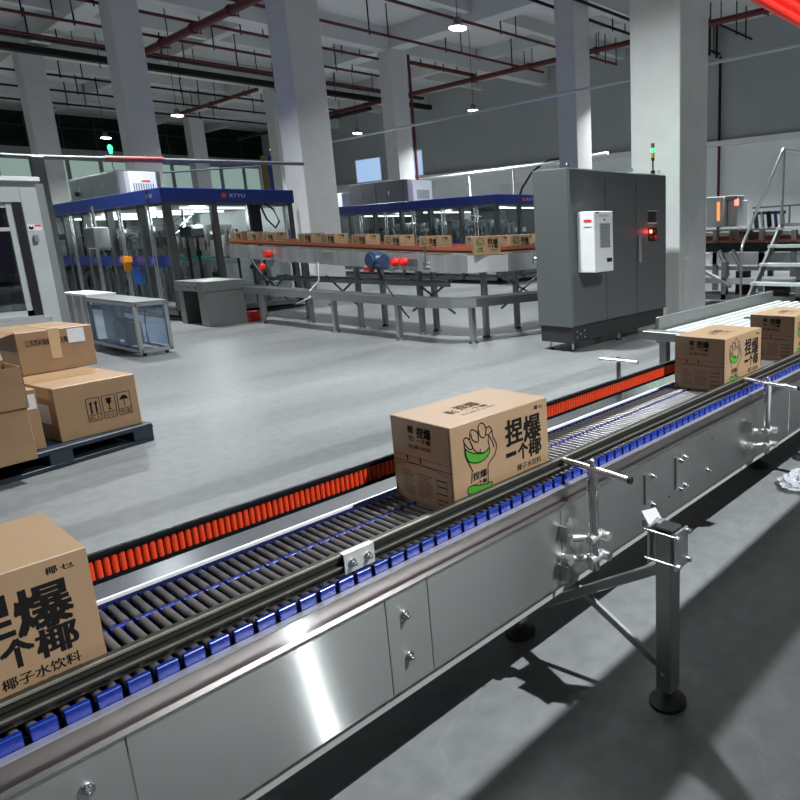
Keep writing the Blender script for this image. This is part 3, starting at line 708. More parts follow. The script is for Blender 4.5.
for (x, y) in ((6.2, 7.55), (7.45, 6.62)):
    p = MB().cyl((x, y, 1.02), (x, y, 1.32), .012, 8).build('clamp_post', chrome, rc)
    MB().cyl((x-.08, y+.02, 1.31), (x+.1, y+.1, 1.31), .012, 8).cyl((x-.03, y, 1.08), (x+.05, y, 1.08), .03, 8).cyl((x-.03, y, 1.03), (x+.05, y, 1.03), .03, 8).build('clamp_arm', chrome, p)
# lower rail track
LO = [(5.92, 12.7), (5.92, 7.25), (6.05, 6.9), (6.3, 6.68), (8.1, 6.2)]
lt = thing('low_rail_conveyor', 'low stainless rail track on short legs in front of the raised conveyor', 'conveyor', (6, 9.5, 0))
lz = lambda p: .56 + .008*(p[1]-6.8)
ribbon(MB(), LO, offs(LO, .025), lambda p: lz(p)-.06, lambda p: lz(p)+.06).build('side_rail', steel, lt)
ribbon(MB(), offs(LO, .26), offs(LO, .285), lambda p: lz(p)-.06, lambda p: lz(p)+.06).build('side_rail', steel, lt)
ribbon(MB(), offs(LO, .03), offs(LO, .255), lambda p: lz(p)-.03, lambda p: lz(p)+.01).build('track_bed', matte_steel, lt)
MB().bar((7.45, 6.34, .565), (8.1, 6.17, .565), .03, .13).build('rubber_end', black_plastic, lt)
for (x, y) in ((6.0, 11.98), (6.0, 9.65), (5.98, 7.98), (6.3, 6.78), (7.5, 6.5)):
    q = MB().box(x-.035, x+.035, y-.035, y+.035, .04, .52).build('leg', steel, lt)
    MB().cyl((x, y, 0), (x, y, .035), .075, 12, r1=.04).build('foot', rubber, q)
# cartons on the raised conveyor
rcl = [13.5, 12.9, 12.25, 11.05, 10.3, 9.45, 8.55, 7.75]
ci = 0
desc = {0: 'leftmost, just leaving the machine', 9: 'by the bend'}
for i, y in enumerate(rcl):
    dup(c0, (6.55 + .03*(i % 2), y, hz(y)+.001), -PI/2 + random.uniform(-.08, .08),
        'small carton, %s from the left on the raised conveyor before the machines' % ORD[ci], 'cartons on the raised conveyor'); ci += 1
for i, (x, y, rz) in enumerate(((6.78, 6.98, -.35), (7.42, 6.98, 0), (7.98, 7.0, 0))):
    dup(c0, (x, y, hz(y)+.001), rz, 'small carton, %s from the left on the raised conveyor, past its bend' % ORD[ci], 'cartons on the raised conveyor'); ci += 1

# ================================================================== MACHINES
def machine(name, label, x0, x1, y0, y1, top, posts_y, posts_x, seed):
    rnd = random.Random(seed)
    t = thing(name, label, 'machine', ((x0+x1)/2, (y0+y1)/2, 0))
    fz0, fz1 = top-.265, top
    f = MB().box(x0-.04, x1+.04, y0-.04, y1+.04, fz0, fz1).build('blue_fascia', blue_fascia, t, bevel=.01)
    MB().box(x0+.02, x1-.02, y0+.02, y1-.02, fz0-.06, fz0).build('top_frame', dark_steel, t)
    MB().box(x0, x1, y0, y1, .10, .20).build('base_frame', dark_steel, t)
    MB().box(x0-.02, x1+.02, y0-.02, y1+.02, .02, .06).build('base_skirt', black_plastic, t)
    for y in posts_y:
        MB().box(x0, x0+.13, y-.055, y+.055, .1, fz0).build('frame_post', post_m, t)
    for x in posts_x:
        MB().box(x-.055, x+.055, y0, y0+.12, .1, fz0).build('frame_post', post_m, t)
    # doors on the long face
    for a, b in zip(posts_y[:-1], posts_y[1:]):
        lo, hi = min(a, b)+.08, max(a, b)-.08
        d = MB().box(x0+.03, x0+.04, lo, hi, .25, fz0-.02).build('glass_door', glass, t)
        mid = (lo+hi)/2
        MB().cyl((x0-.04, mid+.06, .3), (x0-.04, mid+.06, fz0-.03), .022, 8).build('door_tube', bright_steel, d)
        MB().cyl((x0-.04, mid-.06, .3), (x0-.04, mid-.06, fz0-.03), .022, 8).build('door_tube', bright_steel, d)
        MB().box(x0+.015, x0+.03, lo, hi, 1.04, 1.25).build('blue_band', blue_fascia, d)
        lg = MB(); letters(lg, 'RTYU', lo+.1, lo+.38, 1.12, 1.18, lambda u, v, dd: Vector((x0+.013, lo+hi-u-.1, v)))
        lg.build('band_lettering', paper, d)
        MB().box(x0-.01, x0+.03, lo, hi, .28, .36).build('door_sill', bright_steel, d)
    for a, b in zip(posts_x[:-1], posts_x[1:]):
        MB().box(a+.06, b-.06, y0+.03, y0+.04, 1.42, fz0-.02).build('glass_pane', glass, t)
        MB().box(a+.06, b-.06, y0+.03, y0+.04, .25, 1.1).build('glass_pane', glass, t)
    # lit ceiling strip inside (work lights)
    for k in range(max(2, int((y1-y0)/1.6))):
        yy = y0+.5+k*1.6
        if x0 > 9 and k % 2: continue
        MB().box(x0+.5, x1-.5, yy, yy+.06, fz0-.10, fz0-.07).build('work_light', strip_glow, t)
    # carousel of filling valves
    cx, cy = (x0+x1)/2, y0+1.9
    def carousel(cx, cy, r, nn, m2):
        cr = MB().cyl((cx, cy, .2), (cx, cy, 1.3), .25, 16).cyl((cx, cy, 1.0), (cx, cy, 1.12), r, 28).cyl((cx, cy, 1.62), (cx, cy, 1.84), r*.92, 28)
        cr.cyl((cx, cy, 1.3), (cx, cy, 1.7), .16, 12)
        cr = cr.build('carousel', steel, t)
        MB().cyl((cx, cy, 1.125), (cx, cy, 1.16), r*1.03, 28).build('carousel_ring', m2, cr)
        for k in range(nn):
            an = 2*PI*k/nn; px, py = cx+r*math.cos(an), cy+r*math.sin(an)
            v = MB().cyl((px, py, 1.38), (px, py, 1.66), .035, 8).cyl((px, py, 1.66), (px, py, 1.74), .05, 8)
            v.build('filling_valve', bright_steel if k % 2 else dark_steel, t)
    carousel(cx, cy, .82, 22, green_plastic); carousel(cx, cy+2.2, .62, 16, dark_steel)
    if y1-y0 > 6.2: carousel(cx-.1, cy+4.1, .66, 16, dark_steel)
    # many fittings, pipes and boxes
    for k in range(85):
        px = rnd.uniform(x0+.25, x1-.25); py = rnd.uniform(y0+.25, y1-.3); z = rnd.uniform(.3, 1.9)
        s1, s2, s3 = rnd.uniform(.06, .28), rnd.uniform(.06, .30), rnd.uniform(.05, .22)
        m2 = rnd.choice((steel, dark_steel, bright_steel, white_paint, black_plastic, matte_steel, black_plastic, clip_steel))
        MB().cbox((px, py, z), (s1, s2, s3)).box(px-.02, px+.02, py-.02, py+.02, .2, z).build('machine_unit', m2, t)
    for k in range(26):
        px = rnd.uniform(x0+.2, x1-.2); py = rnd.uniform(y0+.25, y1-.3); z = rnd.uniform(.9, 2.0); ln = rnd.uniform(.3, 1.1)
        m2 = rnd.choice((bright_steel, black_plastic, chrome, dark_steel, bright_steel))
        q = rnd.random()
        if q < .4: pts = [(px, py, z), (px+.1, py+ln*.5, z+.05), (px+.05, py+ln, z-.1)]
        elif q < .7: pts = [(px, py, .3), (px, py, z), (px+.2, py, z+.1)]
        else: pts = [(px, py, z), (px+.3, py+.1, z+.2), (px+.35, py+.2, fz0-.08)]
        MB().tube(pts, rnd.choice((.015, .02, .03)), 7).build('machine_pipe', m2, t)
    for yy in (y0+.9, y0+3.4, y0+5.9):
        pl = bpy.data.lights.new('work_lamp', 'POINT'); pl.energy = 36 if x0 < 9 else 10; pl.shadow_soft_size = .15; pl.color = (.93, 1, .97)
        po = bpy.data.objects.new('work_lamp', pl); COL.objects.link(po); po.location = ((x0+x1)/2-.3, yy, fz0-.25)
    for k in range(2):
        MB().box(x1-.06, x1-.03, y0+.3+k*(y1-y0)/2, y0+(k+1)*(y1-y0)/2-.2, .2, fz0-.06).build('rear_panel', mid_grey if x0 > 9 else white_paint if k == 0 else light_grey, t)
    MB().box(x0+.3, x1-.1, y1-.15, y1-.1, .2, fz0-.06).build('rear_panel', light_grey, t)
    return t
mA = machine('filling_machine', 'left glass-walled filling machine with a blue roof band, bright work lights inside', 5.38, 7.95, 13.97, 23.2, 2.50,
             [14.03, 15.27, 17.06, 18.6, 19.98, 21.6, 23.1], [5.44, 6.30, 7.02, 7.9], 3)
lg = MB(); letters(lg, 'RTYU', 6.62, 6.92, 2.335, 2.405, lambda u, v, d: Vector((u, 13.924, v)))
letters(lg, 'RTYU', .0, .28, 2.33, 2.40, lambda u, v, d: Vector((5.334, 14.6-u, v)))
lg.build('fascia_lettering', paper, mA)
MB().cyl((6.5, 13.929, 2.37), (6.5, 13.925, 2.37), .05, 14).build('fascia_mark', red_plastic, mA)
# long hose inside doorway, black
MB().tube([(7.2, 13.9, 2.2), (7.28, 13.85, 1.9), (7.45, 13.85, 1.72), (7.55, 13.85, 1.85), (7.45, 13.85, 2.1), (7.3, 13.9, 2.22)], .02, 8).build('black_hose', black_plastic, mA)
MB().box(7.0, 7.22, 13.95, 14.15, 1.65, 2.2).build('black_arm', black_plastic, mA)
# side panel box (operator screen) hanging on left face
sb = MB().box(4.95, 5.25, 16.6, 17.15, 1.42, 1.86).build('operator_panel', steel, mA, bevel=.02)
MB().cyl((5.1, 16.9, 1.86), (5.1, 16.9, 2.3), .03, 8).build('panel_arm', steel, sb)
MB().box(5.2, 5.36, 15.9, 16.1, 1.12, 1.24).box(5.22, 5.34, 15.95, 16.05, .95, 1.12).build('orange_unit', orange_plastic, mA)
MB().cyl((5.6, 16.3, .65), (5.6, 16.3, .98), .14, 16).build('blue_drum', blue_bright, mA)
# electrical cabinet on top of machine A
tc_ = thing('electrical_cabinet', 'stainless electrical cabinet on the left machine roof with a white cooling unit', 'cabinet', (6.6, 19, 2.5))
MB().box(5.9, 6.8, 17.6, 20.9, 2.5, 3.12).build('cabinet_body', steel, tc_, bevel=.01)
for ya, yb in ((17.65, 19.2), (19.24, 20.85)):
    d = MB().box(5.885, 5.9, ya, yb, 2.53, 3.09).build('door', steel, tc_, bevel=.005)
    MB().box(5.86, 5.885, (ya+yb)/2-.02, (ya+yb)/2+.02, 2.78, 2.92).build('door_handle', chrome, d)
MB().cyl((5.88, 20.3, 2.75), (5.82, 20.3, 2.75), .06, 12).build('switch', black_plastic, tc_)
ac = MB().box(6.05, 6.62, 17.35, 17.6, 2.5, 3.08).build('cooling_unit', white_paint, tc_, bevel=.01)
s_ = MB()
for i in range(9): s_.box(6.12+i*.05, 6.14+i*.05, 17.34, 17.35, 2.6, 2.82)
s_.build('vent_slots', mid_grey, ac); MB().box(6.3, 6.48, 17.343, 17.35, 2.86, 2.89).build('red_label', red_plastic, ac)
bt = thing('beacon_light', 'green glowing signal beacon on a thin post above the left machine', 'beacon', (6.2, 18.2, 3.12))
MB().cyl((6.0, 18.0, 3.12), (6.0, 18.0, 3.50), .018, 8).build('post', bright_steel, bt)
MB().cyl((6.0, 18.0, 3.50), (6.0, 18.0, 3.62), .03, 12, r1=.055).dome((6.0, 18.0, 3.62), .055, .08).build('lens', green_glow, bt)
# machine B
mB = machine('filling_machine', 'farther blue-roofed glass machine behind the raised conveyor, right of the wide column', 13.9, 16.9, 13.7, 22.4, 2.50,
             [13.76, 15.2, 16.6, 18.0, 19.4, 20.8, 22.3], [13.96, 14.9, 15.9, 16.8], 11)
lg = MB(); letters(lg, 'RTYU', 15.15, 15.55, 2.33, 2.41, lambda u, v, d: Vector((u, 13.658, v))); lg.build('fascia_lettering', paper, mB)
MB().box(14.95, 15.08, 13.655, 13.66, 2.32, 2.42).build('fascia_mark', red_plastic, mB)
tb = thing('electrical_cabinet', 'dark grey two-door cabinet on the farther machine roof with white cooling unit', 'cabinet', (16, 21, 2.5))
MB().box(15.4, 16.6, 19.6, 22.9, 2.5, 3.36).build('cabinet_body', dark_cabinet, tb, bevel=.01)
for ya, yb in ((19.65, 21.2), (21.24, 22.85)):
    d = MB().box(15.385, 15.4, ya, yb, 2.53, 3.33).build('door', dark_cabinet, tb)
    MB().box(15.36, 15.385, (ya+yb)/2-.02, (ya+yb)/2+.02, 2.86, 3.02).build('door_handle', chrome, d)
ac = MB().box(15.55, 16.4, 19.3, 19.6, 2.5, 3.32).build('cooling_unit', white_paint, tb, bevel=.01)
MB().box(15.7, 16.25, 19.285, 19.3, 2.7, 3.0).build('vent_slots', light_grey, ac)
o = MB().box(15.2, 16.6, 23.1, 25.3, 0, 3.1).build('white_cabinet', white_paint, None, bevel=.01); tag(o, 'plain white cabinet edge left of the dark roof cabinet', 'cabinet')
# white ducting and cable arch behind machine B
pf = thing('cable_gantry', 'pale wall-side pipe gantry and dangling dark cable above the farther machine', 'gantry', (24, 24, 3))
MB().tube([(24, 33, 4.25), (24, 26, 4.3), (24, 20, 4.35), (24, 17, 4.5)], .07, 8).build('top_rail', white_paint, pf)
for y in (30, 25.4, 22.4, 19.5): MB().cyl((24, y, 0), (24, y, 4.32), .05, 8).build('post', white_paint, pf)
MB().tube([(24, 22.3, 2.6), (24, 21.9, 3.4), (24, 21.2, 4.1), (24, 20.2, 4.5), (24, 18.6, 4.5)], .05, 8).build('cable', dark_pipe, pf)

# stainless desk-like box between machines
dk = thing('steel_cabinet', 'brushed steel box cabinet with a dark opening in front of the left machine', 'cabinet', (5.6, 12.9, 0))
MB().box(5.25, 5.95, 12.48, 12.78, 0, .78).build('right_leg', matte_steel, dk, bevel=.008)
MB().box(5.25, 5.95, 13.40, 13.62, 0, .78).build('left_leg', matte_steel, dk, bevel=.008)
MB().box(5.22, 5.98, 12.45, 13.65, .62, .80).build('top_box', matte_steel, dk, bevel=.008)
MB().box(5.85, 5.93, 12.78, 13.4, 0, .62).build('back_panel', black_plastic, dk)
for k in range(3): MB().cyl((5.22, 12.75+k*.3, .71), (5.20, 12.75+k*.3, .71), .035, 12).build('push_button', dark_steel, dk)
o = MB().box(-.13, .13, -.10, .10, 0, .18).build('plastic_crate', red_plastic, None, bevel=.03, seg=2); o.location = (6.12, 12.62, 0); tag(o, 'small red plastic crate on the floor beside the steel box', 'crate')

# glass enclosure trolley
ct = thing('glass_enclosure', 'low steel-framed enclosure with bluish clear panels lying on castors by the boxes', 'machine guard', (3.6, 11, 0))
cx0, cx1, cy0, cy1, ch = 3.33, 3.71, 10.12, 11.95, .72
fm = MB()
for x in (cx0, cx1):
    for y in (cy0, cy1): fm.bar((x, y, .05), (x, y, ch), .045, .045)
for z in (.07, ch-.02):
    fm.bar((cx0, cy0, z), (cx0, cy1, z), .045, .045).bar((cx1, cy0, z), (cx1, cy1, z), .045, .045).bar((cx0, cy0, z), (cx1, cy0, z), .045, .045).bar((cx0, cy1, z), (cx1, cy1, z), .045, .045)
fm.build('frame', steel, ct)
MB().box(cx0-.02, cx1+.02, cy0-.02, cy1+.02, ch, ch+.02).build('top_plate', matte_steel, ct, bevel=.004)
for (a, b, c, d) in ((cx0+.01, cx0+.016, cy0+.03, cy1-.03), (cx0+.03, cx1-.03, cy0+.01, cy0+.016), (cx1-.016, cx1-.01, cy0+.03, cy1-.03)):
    MB().box(a, b, c, d, .1, ch-.05).build('clear_panel', blue_glass, ct)
MB().cyl((3.49, 10.8, .10), (3.49, 10.8, .42), .12, 16).cyl((3.49, 10.8, .38), (3.49, 11.2, .42), .08, 12).cbox((3.48, 11.0, .30), (.16, .5, .25)).build('pump', dark_steel, ct)
MB().tube([(3.52, 10.3, .6), (3.56, 10.5, .45), (3.54, 10.45, .25), (3.5, 10.3, .15)], .012, 6).build('hose', black_plastic, ct)
MB().box(3.44, 3.48, 11.0, 11.6, .44, .62).build('inner_plate', paper, ct)
for k in range(6): MB().cyl((3.42, 11.2+k*.09, .06), (3.42, 11.2+k*.09, .70), .012, 6).build('bar', steel, ct)
MB().box(3.36, 3.5, 11.0, 11.7, .03, .08).build('blue_tray', blue_bright, ct)
for (x, y) in ((cx0+.05, cy0+.05), (cx1-.05, cy0+.05), (cx0+.05, cy1-.05)): MB().cyl((x-.015, y, .025), (x+.015, y, .025), .028, 12).build('castor', rubber, ct)
lt2 = thing('bar_rack', 'narrow steel bar rack behind the cardboard boxes, left of the clear enclosure', 'rack', (3.55, 12.6, 0))
MB().box(3.35, 3.75, 12.05, 13.3, .74, .77).build('rack_top', white_paint, lt2)
for k in range(10): MB().cyl((3.40, 12.1+k*.13, 0), (3.40, 12.1+k*.13, .75), .016, 6).build('bar', steel if k % 3 else white_paint, lt2)

# ================================================================== LEFT GREY MACHINE
ml = thing('wrapping_machine', 'pale grey machine housing with a window at the left picture edge', 'machine', (1.5, 10, 0))
bx0, bx1, by = -.6, 2.36, 9.5
MB().box(bx0, 1.36, by, by+.14, 0, 2.21).build('housing_side', light_grey, ml)
MB().box(2.20, bx1, by, by+.14, 0, 2.21).build('housing_side', light_grey, ml, bevel=.006)
MB().box(1.36, 2.20, by, by+.14, 1.99, 2.21).build('housing_front', light_grey, ml)
MB().box(1.36, 2.20, by, by+.14, 0, .72).build('housing_front', light_grey, ml)
MB().box(bx1, bx1+.10, by+.10, by+2.2, 0, 2.20).build('side_cover', mid_grey, ml)
MB().box(bx0, bx1+.04, by-.05, by+2.2, 2.21, 2.26).build('top_trim', white_paint, ml, bevel=.006)
MB().box(bx0, bx1, by+2.1, by+2.2, 0, 2.2).build('housing_back', mid_grey, ml)
MB().box(1.36, 2.20, by-.02, by+.02, .71, .74).box(.8, 2.26, by-.05, by, .65, .71).build('window_sill', bright_steel, ml)
wf_ = MB().box(2.12, 2.20, by+.005, by+.10, .72, 1.99).build('window_gap', black_plastic, ml)
w2 = MB().box(1.36, 2.12, by+.03, by+.07, 1.93, 1.99).box(2.06, 2.12, by+.02, by+.07, .74, 1.99).box(1.36, 2.06, by+.02, by+.07, 1.68, 1.72).box(1.36, 2.12, by+.02, by+.07, .74, .80).box(1.36, 1.40, by+.02, by+.07, .74, 1.99)
w2.build('window_frame', light_grey, ml)
MB().box(1.4, 2.06, by+.045, by+.05, .78, 1.95).build('window_pane', glass, ml)
MB().box(1.98, 2.16, by+.7, by+.75, 1.20, 1.98).build('purple_curtain', purple, ml)
MB().box(1.3, 2.2, by+.5, by+1.4, .5, .72).box(1.4, 1.7, by+.6, by+1.0, .72, 1.1).box(1.8, 2.1, by+.8, by+1.0, .72, 1.2).build('inner_machine', dark_steel, ml)
MB().box(1.55, 1.7, by+.7, by+.8, .8, 1.7).cyl((1.45, by+.6, 1.05), (1.75, by+.6, 1.1), .03, 10).build('inner_arm', bright_steel, ml)
MB().box(2.215, 2.345, by-.004, by, 1.68, 1.75).build('warning_sticker', paper, ml)
MB().box(2.28, 2.34, by-.006, by-.003, 1.725, 1.745).build('sticker_red', red_plastic, ml)
k_ = MB(); fillpoly(k_, [(2.22, 1.70), (2.23, 1.735), (2.245, 1.715), (2.26, 1.73), (2.27, 1.705), (2.245, 1.69)], lambda u, v, d: Vector((u, by-.0065, v)), 0); k_.build('sticker_arrow', ink, ml)
MB().box(2.25, 2.29, by-.03, by, 1.56, 1.63).build('key_switch', mid_grey, ml)

# ================================================================== PALLET AND BOXES
AR = math.radians(13)
pal = thing('pallet', 'dark blue plastic pallet on the floor under the brown boxes', 'pallet', (1.855, 5.683, 0), rz=AR)
mb = MB()
mb.box(-1.3, 0, 0, 1.1, .115, .145)
for i in range(3):
    x = -1.3 + i*.575; mb.box(x, x+.15, 0, 1.1, .03, .115)
mb.box(-1.3, 0, 0, .12, .0, .03); mb.box(-1.3, 0, .98, 1.1, 0, .03); mb.box(-1.3, 0, .5, .6, 0, .03)
mb.build('pallet_deck', navy_pal, pal, bevel=.006, local=True)
def pbox(label, loc, rz, w, d, h, open_top=False, m=cardboard_b, name='cardboard_box', taped=True):
    t = thing(name, label, 'box', loc, 'brown boxes on the pallet', rz)
    if not open_top:
        MB().box(0, w, 0, d, 0, h).build('box_body', m, t, bevel=.004, local=True)
        MB().box(0, w, d/2-.002, d/2+.002, h, h+.001).build('flap_seam', cardboard_in, t, local=True)
    else:
        b = MB(); k = .005
        b.box(0, w, 0, k, 0, h).box(0, w, d-k, d, 0, h).box(0, k, 0, d, 0, h).box(w-k, w, 0, d, 0, h).box(0, w, 0, d, 0, k)
        b.build('box_body', m, t, local=True)
    if taped:
        tp = MB().box(w/2-.03, w/2+.03, -.001, .0, h-.10, h).box(w/2-.03, w/2+.03, 0, d, h+.0012, h+.002)
        tp.build('packing_tape', tape, t, local=True)
    return t
F = lambda w: (lambda u, v, d: Vector((u, -d, v)))
b1 = pbox('brown box with three printed handling symbols, front right on the pallet', (1.262, 5.640, .147), math.radians(8), .545, .74, .39, taped=False)
a = MB(); P = F(0)
for i in range(3):
    u0 = .19+i*.105; z0 = .10
    for s_ in ([(u0, z0), (u0+.088, z0)], [(u0+.088, z0), (u0+.088, z0+.17)], [(u0+.088, z0+.17), (u0, z0+.17)], [(u0, z0+.17), (u0, z0)], [(u0, z0+.045), (u0+.088, z0+.045)]):
        stroke(a, s_, .005, P, .001)
u0 = .19
for du in (.022, .056): fillpoly(a, [(u0+du, .155), (u0+du+.012, .155), (u0+du+.012, .225), (u0+du+.020, .225), (u0+du+.006, .25), (u0+du-.008, .225), (u0+du, .225)], P, .001)
u0 = .295; fillpoly(a, [(u0+.025, .25), (u0+.064, .25), (u0+.060, .215), (u0+.048, .200), (u0+.048, .170), (u0+.062, .160), (u0+.027, .160), (u0+.041, .170), (u0+.041, .2), (u0+.029, .215)], P, .001)
u0 = .40; fillpoly(a, [(u0+.012, .215), (u0+.026, .24), (u0+.044, .25), (u0+.062, .24), (u0+.078, .215)], P, .001); stroke(a, [(u0+.044, .24), (u0+.044, .17), (u0+.036, .163)], .005, P, .001)
letters(a, '向上', .198, .27, .108, .138, P, .01); letters(a, '小心', .303, .375, .108, .138, P, .01); letters(a, '怕湿', .408, .48, .108, .138, P, .01)
a.build('printed_symbols', ink, b1, local=True)
MB().box(0, .545, .34, .40, .3855, .3865).box(.25, .30, 0, .74, .3862, .3872).build('packing_tape', tape, b1, local=True)
MB().box(-.0015, 0, .10, .32, .12, .26).build('paper_label', paper, b1, local=True)
b2 = pbox('brown box beneath the tall top box, hidden behind the symbol-printed box', (1.13, 6.44, .147), math.radians(8), .52, .34, .383)
b3 = pbox('large taped brown box with a white label, highest on the pallet', (1.275, 6.40, .538), math.radians(8), .525, .62, .33)
a = MB(); letters(a, '江苏凯科锅炉', .055, .225, .215, .265, F(0), .012); letters(a, '有限', .285, .345, .215, .265, F(0), .012)
a.build('printed_lettering', ink, b3, local=True)
MB().box(.345, .465, -.002, 0, .205, .315).build('paper_label', paper, b3, local=True)
MB().box(.215, .285, -.0015, 0, .10, .335).build('brown_patch', tape, b3, local=True)
mf = Matrix.Translation((.004, 0, .335)) @ Matrix.Rotation(math.radians(-16), 4, 'Y')
MB().box(-.12, 0, .0, .60, -.003, .003, mf).build('flap', cardboard_b, b3, local=True)
b4 = pbox('brown box with a white label on its corner, left of the symbol-printed box', (.62, 5.54, .147), math.radians(6), .545, .40, .42)
MB().box(.475, .535, -.002, 0, .285, .385).build('paper_label', paper, b4, local=True)
b5 = pbox('plain brown box at the left picture edge, lower of the front stack', (.56, 5.30, .147), math.radians(7), .50, .25, .345, taped=False)
b6 = pbox('open brown box at the left picture edge, upper of the front stack', (.575, 5.30, .494), math.radians(5), .49, .30, .27, open_top=True, taped=False)
mf = Matrix.Translation((0, 0, .285)) @ Matrix.Rotation(math.radians(-24), 4, 'X')
MB().box(0, .49, -.0, .14, -.002, .002, Matrix.Translation((0, .30, .285)) @ Matrix.Rotation(math.radians(62), 4, 'X')).build('flap', cardboard_b, b6, local=True)
MB().box(0, .16, -.0, .29, -.002, .002, Matrix.Translation((.0, .0, .287)) @ Matrix.Rotation(math.radians(18), 4, 'Y')).build('flap', cardboard_b, b6, local=True)

# ================================================================== CONTROL CABINET
CY = 5.07
cc = thing('control_cabinet', 'tall three-door dark grey control cabinet standing before the big white column', 'cabinet', (7.46, 5.3, 0))
MB().box(6.37, 8.56, CY+.02, 5.64, .31, 2.19).build('cabinet_body', cabinet_grey, cc, bevel=.008)
for a, b in ((6.375, 7.072), (7.082, 7.778), (7.788, 8.555)):
    d = MB().box(a, b, CY, CY+.02, .33, 2.175).build('door', cabinet_grey, cc, bevel=.004)
    if a > 7.5: MB().box(7.80, 7.85, CY-.05, CY, 1.01, 1.37).build('door_handle', bright_steel, d, bevel=.016, seg=2)
MB().box(6.39, 8.54, CY+.03, 5.62, .11, .31).build('plinth', plinth_m, cc, bevel=.006)
for x, z in ((6.47, .25), (6.47, .18), (6.54, .215), (6.62, .25), (6.62, .17)): MB().cyl((x, CY+.031, z), (x, CY+.024, z), .011, 8).build('plinth_bolt', chrome, cc)
for x in (6.46, 7.46, 8.42):
    for y in (5.16, 5.52):
        f = MB().cyl((x, y, .02), (x, y, .12), .016, 8).build('foot_stem', steel, cc); MB().cyl((x, y, 0), (x, y, .025), .05, 14, r1=.03).build('foot', rubber, f)
for x in (6.45, 7.80, 8.50):
    MB().tube([(x-.028, 5.15, 2.19), (x-.033, 5.15, 2.225), (x, 5.15, 2.255), (x+.033, 5.15, 2.225), (x+.028, 5.15, 2.19)], .008, 7).build('lifting_eye', steel, cc)
MB().box(8.085, 8.275, CY-.006, CY, 1.54, 1.69).build('screen', screen_dark, cc)
MB().box(8.06, 8.30, CY-.012, CY, 1.688, 1.705).box(8.06, 8.30, CY-.012, CY, 1.522, 1.54).build('screen_clip', light_grey, cc)
pp = MB().box(8.08, 8.30, CY-.008, CY, 1.29, 1.47).build('button_plate', black_plastic, cc)
MB().cyl((8.125, CY-.008, 1.42), (8.125, CY-.025, 1.42), .024, 12).build('red_lamp', red_glow, pp)
MB().cyl((8.235, CY-.008, 1.42), (8.235, CY-.02, 1.42), .020, 12).build('button', dark_steel, pp)
MB().cyl((8.245, CY-.008, 1.335), (8.245, CY-.035, 1.335), .032, 14).build('emergency_stop', mat('red_stop', (.30, .03, .01), .4), pp)
MB().cyl((8.13, CY-.008, 1.335), (8.13, CY-.02, 1.335), .020, 12).build('button', dark_steel, pp)
pl = bpy.data.lights.new('red_lamp_glow', 'POINT'); pl.energy = .8; pl.color = (1, .06, .03); pl.shadow_soft_size = .02
po = bpy.data.objects.new('red_lamp_glow', pl); COL.objects.link(po); po.location = (8.12, CY-.06, 1.42)
ac = thing('cooling_unit', 'white air-conditioning unit mounted on the grey cabinet door', 'air conditioner', (6.68, 4.94, 1.3))
MB().box(6.49, 6.87, 4.81, CY, .975, 1.685).build('unit_body', white_paint, ac, bevel=.007)
s_ = MB().box(6.595, 6.80, 4.803, 4.81, 1.26, 1.545).build('vent', light_grey, ac)
g_ = MB()
for i in range(13): g_.box(6.605, 6.79, 4.799, 4.803, 1.268+i*.0215, 1.279+i*.0215)
g_.build('vent_slats', mid_grey, s_)
MB().box(6.73, 6.83, 4.803, 4.81, 1.09, 1.135).build('display', screen_dark, ac)
MB().box(6.52, 6.58, 4.803, 4.81, 1.662, 1.677).build('top_vent', screen_dark, ac)
a = MB(); letters(a, 'ENCLOSURE', 6.59, 6.78, 1.62, 1.645, lambda u, v, d: Vector((u, 4.807, v)), .0); a.build('unit_lettering', mid_grey, ac)
MB().cyl((6.69, 4.81, 1.585), (6.69, 4.805, 1.585), .013, 10).build('sensor', screen_dark, ac)
MB().box(6.486, 6.49, 4.85, 4.96, 1.565, 1.592).build('red_label', red_plastic, ac); MB().box(6.486, 6.49, 4.85, 4.96, 1.505, 1.512).build('grey_label', mid_grey, ac)
MB().tube([(6.87, 4.95, 1.24), (6.91, 4.95, 1.20), (6.97, 4.93, 1.155)], .011, 6).build('drain_tube', white_paint, ac)
sl = thing('signal_tower', 'amber and green lit signal tower on top of the grey cabinet', 'signal light', (8.34, 5.15, 2.19))
MB().cyl((8.34, 5.15, 2.19), (8.34, 5.15, 2.24), .032, 12).cyl((8.34, 5.15, 2.24), (8.34, 5.15, 2.39), .011, 8).cyl((8.34, 5.15, 2.37), (8.34, 5.15, 2.41), .024, 12).build('stem', black_plastic, sl)
MB().cyl((8.34, 5.15, 2.41), (8.34, 5.15, 2.48), .025, 14).build('amber_lens', mat('amber_dim', (.45, .26, .04), .35), sl)
MB().cyl((8.34, 5.15, 2.48), (8.34, 5.15, 2.535), .025, 14).build('green_lens', green_glow, sl)
MB().cyl((8.34, 5.15, 2.535), (8.34, 5.15, 2.60), .025, 14).build('top_lens', mat('olive_lens', (.09, .08, .03), .35), sl)
gl = bpy.data.lights.new('beacon_glow', 'POINT'); gl.energy = 5; gl.color = (.08, 1., .42); gl.shadow_soft_size = .04
go = bpy.data.objects.new('beacon_glow', gl); COL.objects.link(go); go.location = (8.40, 5.19, 2.51)

